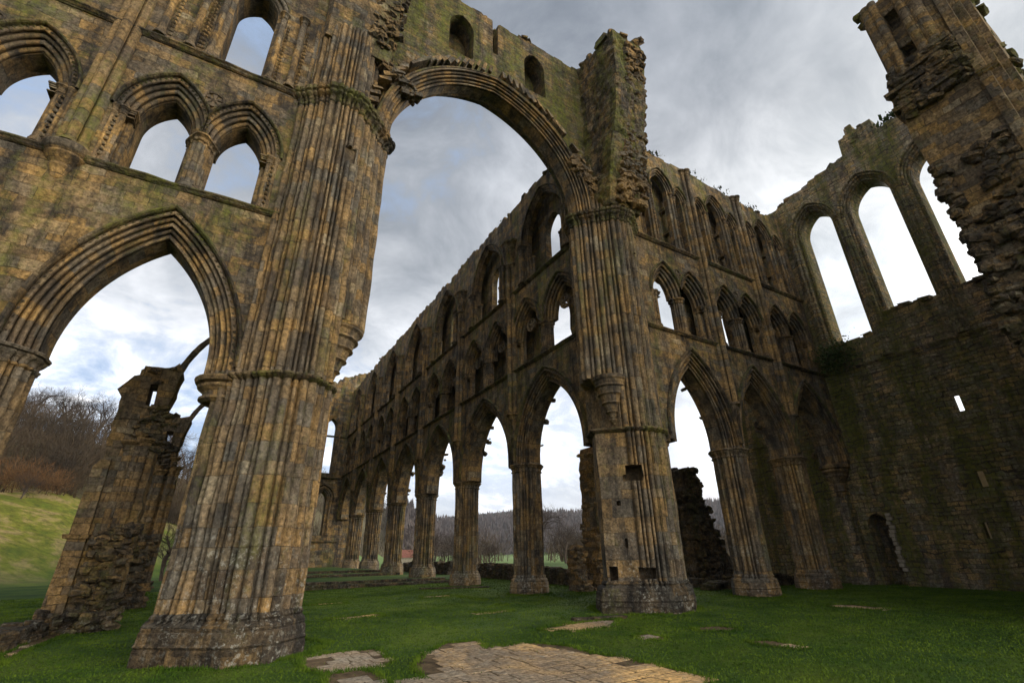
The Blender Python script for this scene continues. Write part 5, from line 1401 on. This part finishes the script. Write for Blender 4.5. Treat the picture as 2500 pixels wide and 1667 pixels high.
# =================================================================== trees
def tree_mesh(seed, H, spread, levels=5, up=.35):
    r = random.Random(seed); tr = MB(); cr = MB()
    def grow(p, d, L, rad, lv):
        segs = 3 if lv < 2 else 2; q = p
        for s in range(segs):
            d2 = (d+Vector((r.gauss(0, .16), r.gauss(0, .16), r.gauss(0, .10)+up*.12))).normalized()
            e = q+d2*(L/segs); ra = rad*(1-.35*s/segs); rb = rad*(1-.35*(s+1)/segs)
            (tr if lv < 2 else cr).tube(q, e, ra, rb, 6 if lv < 2 else 3)
            q = e; d = d2
            if lv < levels:
                for _ in range(1 if lv == 0 and s == 0 else 2 if lv < 4 else 3):
                    ang = r.uniform(0, 2*pi); tilt = r.uniform(.45, .95)*spread
                    ax = d.orthogonal().normalized(); ax.rotate(Matrix.Rotation(ang, 3, d)); nd_ = (d*cos(tilt)+ax*sin(tilt)).normalized()
                    grow(q, nd_, L*r.uniform(.52, .74), rb*.62, lv+1)
    grow(Vector((0, 0, -.2)), Vector((r.gauss(0, .06), r.gauss(0, .06), 1)).normalized(), H*.42, H*.026, 0)
    return tr, cr
protos = []
TREEN = 0
def make_tree(seed, H, spread, levels, mat):
    tr, cr = tree_mesh(seed, H, spread, levels); root = thing('bare_tree', 'x', 'tree', (0, 0, 0))
    tr.build('trunk', M_bark, root); cr.build('crown', mat, root); return root
P1 = make_tree(1, 13, 1.0, 5, M_twig3); P2t = make_tree(5, 12, 1.05, 5, M_twig3); P3 = make_tree(9, 11, 1.15, 5, M_twig3)
used = set()
def place_tree(proto, ratio, dist, H, label, group, hp=12.0):
    a = atan2(ratio, 1); x = CAMXY[0]+dist*ratio/sqrt(1+ratio*ratio); y = CAMXY[1]+dist/sqrt(1+ratio*ratio)
    t = proto if proto.name not in used else copy_tree(proto); used.add(proto.name)
    t.location = (x, y, terrain(x, y)-.2); s = H/hp; t.scale = (s, s, s); t.rotation_euler = (0, 0, rnd.uniform(0, 6.28))
    t['label'] = label
    if group: t['group'] = group
pr3 = [P1, P2t, P3]
ORDN = ['first', 'second', 'third', 'fourth', 'fifth', 'sixth', 'seventh', 'eighth', 'ninth', 'tenth', 'eleventh', 'twelfth', 'thirteenth', 'fourteenth', 'fifteenth', 'sixteenth']
for i in range(16):
    ra = -.335+i*.0195+rnd.uniform(-.003, .003); d = lerp(atan2(ra, 1), A2)*rnd.uniform(.965, .995)
    place_tree(pr3[i % 3], ra, d, rnd.uniform(13, 16.5), ORDN[i]+' bare winter tree from the left along the crest of the left hill', 'bare trees along the crest of the left hill')
for i in range(7):
    ra = .115+i*.03; d = lerp(atan2(ra, 1), A2)*rnd.uniform(.93, .98)
    place_tree(pr3[i % 3], ra, d, rnd.uniform(12, 17), ORDN[i]+' bare tree from the left on the skyline behind the choir', 'bare trees on the skyline behind the choir')
place_tree(P2t, -.255, 98, 4.6, 'crooked leaning bare tree at the top edge of the left meadow', None)
place_tree(P3, -.055, 62, 8.5, 'bare spreading tree between the left fragments and the near pier', None)
place_tree(P1, .655, 82, 10.5, 'lone bare tree in the field just right of the nearest choir pier', None)
place_tree(P3, .735, 88, 10.0, 'bushy bare tree in the field left of the tall thin wall piece', None)
place_tree(P2t, .475, 75, 7.0, 'low bare tree between the two nearest choir piers, left one', None)
place_tree(P3, .53, 78, 5.0, 'small dark round bare bush-like tree in the field behind the second gap', None)
place_tree(P1, .385, 80, 7.5, 'bare tree behind the gap between the second and third choir piers', None)
place_tree(P3, .405, 95, 8.0, 'thin bare tree behind the low roof, right of it', None)

# brushwood: many thin twigs in rounded crowns, one mass
def wood(name, label, n, region, size, mat, per, seed, kind='stuff', wt=.035, stem=True):
    rg = np.random.default_rng(seed); V = []
    for i in range(n):
        x, y = region(rg); z = terrain(x, y); s = rg.uniform(*size)
        k = per; u = rg.normal(0, 1, (k, 3)); u /= np.linalg.norm(u, axis=1)[:, None]+1e-9
        rr_ = rg.random(k)**.45
        p = u*rr_[:, None]*np.array([s*.55, s*.55, s*.5])+np.array([x, y, z+s*.52])
        dirn = u*.7+np.array([0, 0, .8])+rg.normal(0, .45, (k, 3)); dirn /= np.linalg.norm(dirn, axis=1)[:, None]
        ln = rg.uniform(.10, .28, k)*s; sd = rg.normal(0, 1, (k, 3)); sd = np.cross(dirn, sd); sd /= np.linalg.norm(sd, axis=1)[:, None]+1e-9
        w = wt*s/6*rg.uniform(.5, 1.5, k)
        a = p-dirn*ln[:, None]*.5; b = a+sd*w[:, None]; c = p+dirn*ln[:, None]*.5
        V.append(np.stack([a-sd*w[:, None], b, c], 1).reshape(-1, 3))
        if stem:
            for q in range(3):
                a0 = np.array([x+rg.normal(0, .1)*s, y+rg.normal(0, .1)*s, z-.3]); c0 = a0+np.array([rg.normal(0, .12)*s, rg.normal(0, .12)*s, s*.8])
                V.append(np.array([a0-[.02*s, 0, 0], a0+[.02*s, 0, 0], c0]))
    v = np.concatenate(V).astype('f'); n3 = len(v); me = bpy.data.meshes.new(name); me.vertices.add(n3); me.vertices.foreach_set('co', v.ravel())
    me.loops.add(n3); me.loops.foreach_set('vertex_index', np.arange(n3, dtype='i')); me.polygons.add(n3//3)
    me.polygons.foreach_set('loop_start', np.arange(0, n3, 3, dtype='i')); me.polygons.foreach_set('loop_total', np.full(n3//3, 3, 'i')); me.update(calc_edges=True)
    me.materials.append(mat); o = bpy.data.objects.new(name, me); COL.objects.link(o)
    tag(o, label, name.replace('_', ' ') if kind == 'stuff' else 'bush', kind=kind if kind == 'stuff' else None); return o
def reg(r0, r1, f0, f1):
    def f(rg):
        ra = rg.uniform(r0, r1); az = atan2(ra, 1); a1, a2 = lerp(az, A1), lerp(az, A2); d = a1+(a2-a1)*rg.uniform(f0, f1); return CAMXY[0]+d*sin(az), CAMXY[1]+d*cos(az)
    return f
wood('hill_wood', 'brown leafless wood covering the steep left hillside', 560, reg(-.42, .36, -.02, .74), (5, 9), M_twig, 190, 1)
wood('hill_scrub', 'dark brushwood along the foot of the left hillside wood', 150, reg(-.42, .05, -.06, .12), (3.0, 5.0), M_twig, 200, 4)
def reg2(rg):
    ra = rg.uniform(.30, 1.75); az = atan2(ra, 1); a1, a2 = lerp(az, A1), lerp(az, A2); d = a1+(a2-a1)*rg.uniform(-.05, 1.0); return CAMXY[0]+d*sin(az), CAMXY[1]+d*cos(az)
def larch(n, seed):
    rg = np.random.default_rng(seed); V = []
    for i in range(n):
        x, y = reg2(rg); z = terrain(x, y); h = rg.uniform(12, 20); w = h*.20
        for q in range(7):
            t = rg.uniform(0, pi); zz = z+h*(.08+.12*q); ww = w*(1.15-q/7.5)
            V.append(np.array([[x-cos(t)*ww, y-sin(t)*ww, zz], [x+cos(t)*ww, y+sin(t)*ww, zz], [x, y, zz+h*.26]]))
    v = np.concatenate(V).astype('f'); n3 = len(v); me = bpy.data.meshes.new('far_wood'); me.vertices.add(n3); me.vertices.foreach_set('co', v.ravel())
    me.loops.add(n3); me.loops.foreach_set('vertex_index', np.arange(n3, dtype='i')); me.polygons.add(n3//3)
    me.polygons.foreach_set('loop_start', np.arange(0, n3, 3, dtype='i')); me.polygons.foreach_set('loop_total', np.full(n3//3, 3, 'i')); me.update(calc_edges=True)
    me.materials.append(M_larch); o = bpy.data.objects.new('far_wood', me); COL.objects.link(o); tag(o, 'distant grey brown larch plantation on the far ridge', 'far wood', kind='stuff')
larch(5200, 3)
wood('fir_belt', 'thin dark line of firs on top of the far ridge', 330, reg(.42, .62, .97, 1.0), (13, 17), M_fir, 60, 8, wt=.2)
wood('field_brush', 'brown brushwood and small trees along the valley floor behind the choir piers', 90, (lambda rg: (lambda ra, d: (CAMXY[0]+d*ra/sqrt(1+ra*ra), CAMXY[1]+d/sqrt(1+ra*ra)))(rg.choice([rg.uniform(.36, .60), rg.uniform(.68, .80), rg.uniform(1.2, 1.4)]), rg.uniform(105, 150))), (4, 8), M_twig, 160, 12)
# russet bush at the foot of the left wood
def bush(label, ratio, dist, s, mat, seed):
    a = atan2(ratio, 1); x0 = CAMXY[0]+dist*sin(a); y0 = CAMXY[1]+dist*cos(a)
    o = wood('bush', label, 9, lambda rg: (x0+rg.normal(0, s*.4), y0+rg.normal(0, s*.3)), (s*.8, s*1.2), mat, 240, seed, kind='thing', stem=False)
bush('rounded russet bush glowing at the foot of the hillside wood, beside the left ruin', -.245, 104, 5.0, M_twig2, 5)
bush('dark low bush at the bottom edge of the hillside wood, far left', -.33, 103, 4.4, M_twig, 6)

# red-roofed cottage far behind the choir piers
ct = thing('cottage', 'small distant house with a red tiled roof between two choir piers', 'house', (38, 98, 0))
dd = 118; ra = .352; cx_ = dd*ra/sqrt(1+ra*ra); cy_ = CAMXY[1]+dd/sqrt(1+ra*ra); ct.location = (cx_, cy_, -.3)
mb = MB(); plate(mb, lambda u, z, w: (cx_+u, cy_+w, z), [(-2.5, -.5), (1.5, -.5), (1.5, 1.6), (-2.5, 1.6)], [], 0, 4); mb.build('wall', M_plast, ct)
mb = MB(); n0 = mb.add([(cx_-2.8, cy_-.3, 1.4), (cx_+1.8, cy_-.3, 1.4), (cx_+1.8, cy_+2, 3.0), (cx_-2.8, cy_+2, 3.0), (cx_-2.8, cy_+4.3, 1.4), (cx_+1.8, cy_+4.3, 1.4)])
for f in ((0,1,2,3), (3,2,5,4), (0,3,4), (1,5,2)): mb.face([n0+i for i in f])
mb.build('roof', M_tile, ct); mb = MB(); mb.box((cx_+1.2, cy_+2, 3.2), (.5, .5, .9)); mb.build('chimney', M_plast, ct)

# plants growing on the masonry
def plant(label, c, ext, n, seed, leaf=.07, mat=M_leaf, name='wall_plant', up=.3):
    r = random.Random(seed); mb = MB()
    for i in range(n):
        p = Vector((c[0]+r.gauss(0, ext[0]), c[1]+r.gauss(0, ext[1]), c[2]+r.gauss(0, ext[2]))); l = leaf*r.uniform(.5, 1.4)
        d = Vector((r.gauss(0, 1), r.gauss(0, 1), r.gauss(up, 1))).normalized(); q = d.orthogonal().normalized()*l*.5
        n0 = mb.add([p, p+d*l*.5+q, p+d*l*1.2, p+d*l*.5-q]); mb.face((n0, n0+1, n0+2, n0+3))
    tag(mb.build(name, mat, None, loc=c), label, 'plant')
plant('dark ivy clump in the corner where the arcade meets the end wall', (28.55, -1.6, 11.6), (.35, .55, .45), 1500, 1, .11)
plant('small leafy sprig on the sill of the left lancet', (29.1, -2.0, 12.5), (.12, .16, .10), 60, 2, .10)
plant('grass tufts on top of the end wall above the right lancet', (29.4, -8.6, 24.3), (.3, .8, .12), 500, 3, .20, up=1.6)
plant('small sprig sticking out of the choir wall top', (12.9, 9.1, 22.1), (.1, .15, .15), 60, 4, .12)
for k, (x, y, z) in enumerate(((17.3, -.4, 22.2), (20.4, -.4, 22.1), (23.2, -.4, 22.0), (26.0, -.4, 21.9))):
    plant(['grass tuft on the transept wall top nearest the craggy stub', 'grass tuft on the transept wall top, second from the crossing', 'grass tuft on the transept wall top, third from the crossing', 'grass tuft on the transept wall top nearest the end wall'][k], (x, y, z), (.5, .2, .06), 220, 10+k, .15, up=1.6)

for o in bpy.data.objects:
    if o.name.startswith('broken_masonry') or o.name.startswith('rough_stones'): o['kind'] = 'stuff'
# =================================================================== the air
def haze():
    m = bpy.data.materials.new('haze'); m.use_nodes = True; nt = m.node_tree; nt.nodes.clear()
    o = nd(nt, 'ShaderNodeOutputMaterial'); v = nd(nt, 'ShaderNodeVolumePrincipled'); nt.links.new(v.outputs[0], o.inputs['Volume'])
    v.inputs['Color'].default_value = (0.88, 0.92, 1.0, 1); v.inputs['Density'].default_value = HAZE; v.inputs['Anisotropy'].default_value = 0.2
    mb = MB(); mb.box((0, 0, 15), (5600, 5600, 170)); o = mb.build('haze', m); tag(o, kind='stuff', label='thin pale air that softens the far hills', cat='haze')
HAZE = 0.00012
haze()
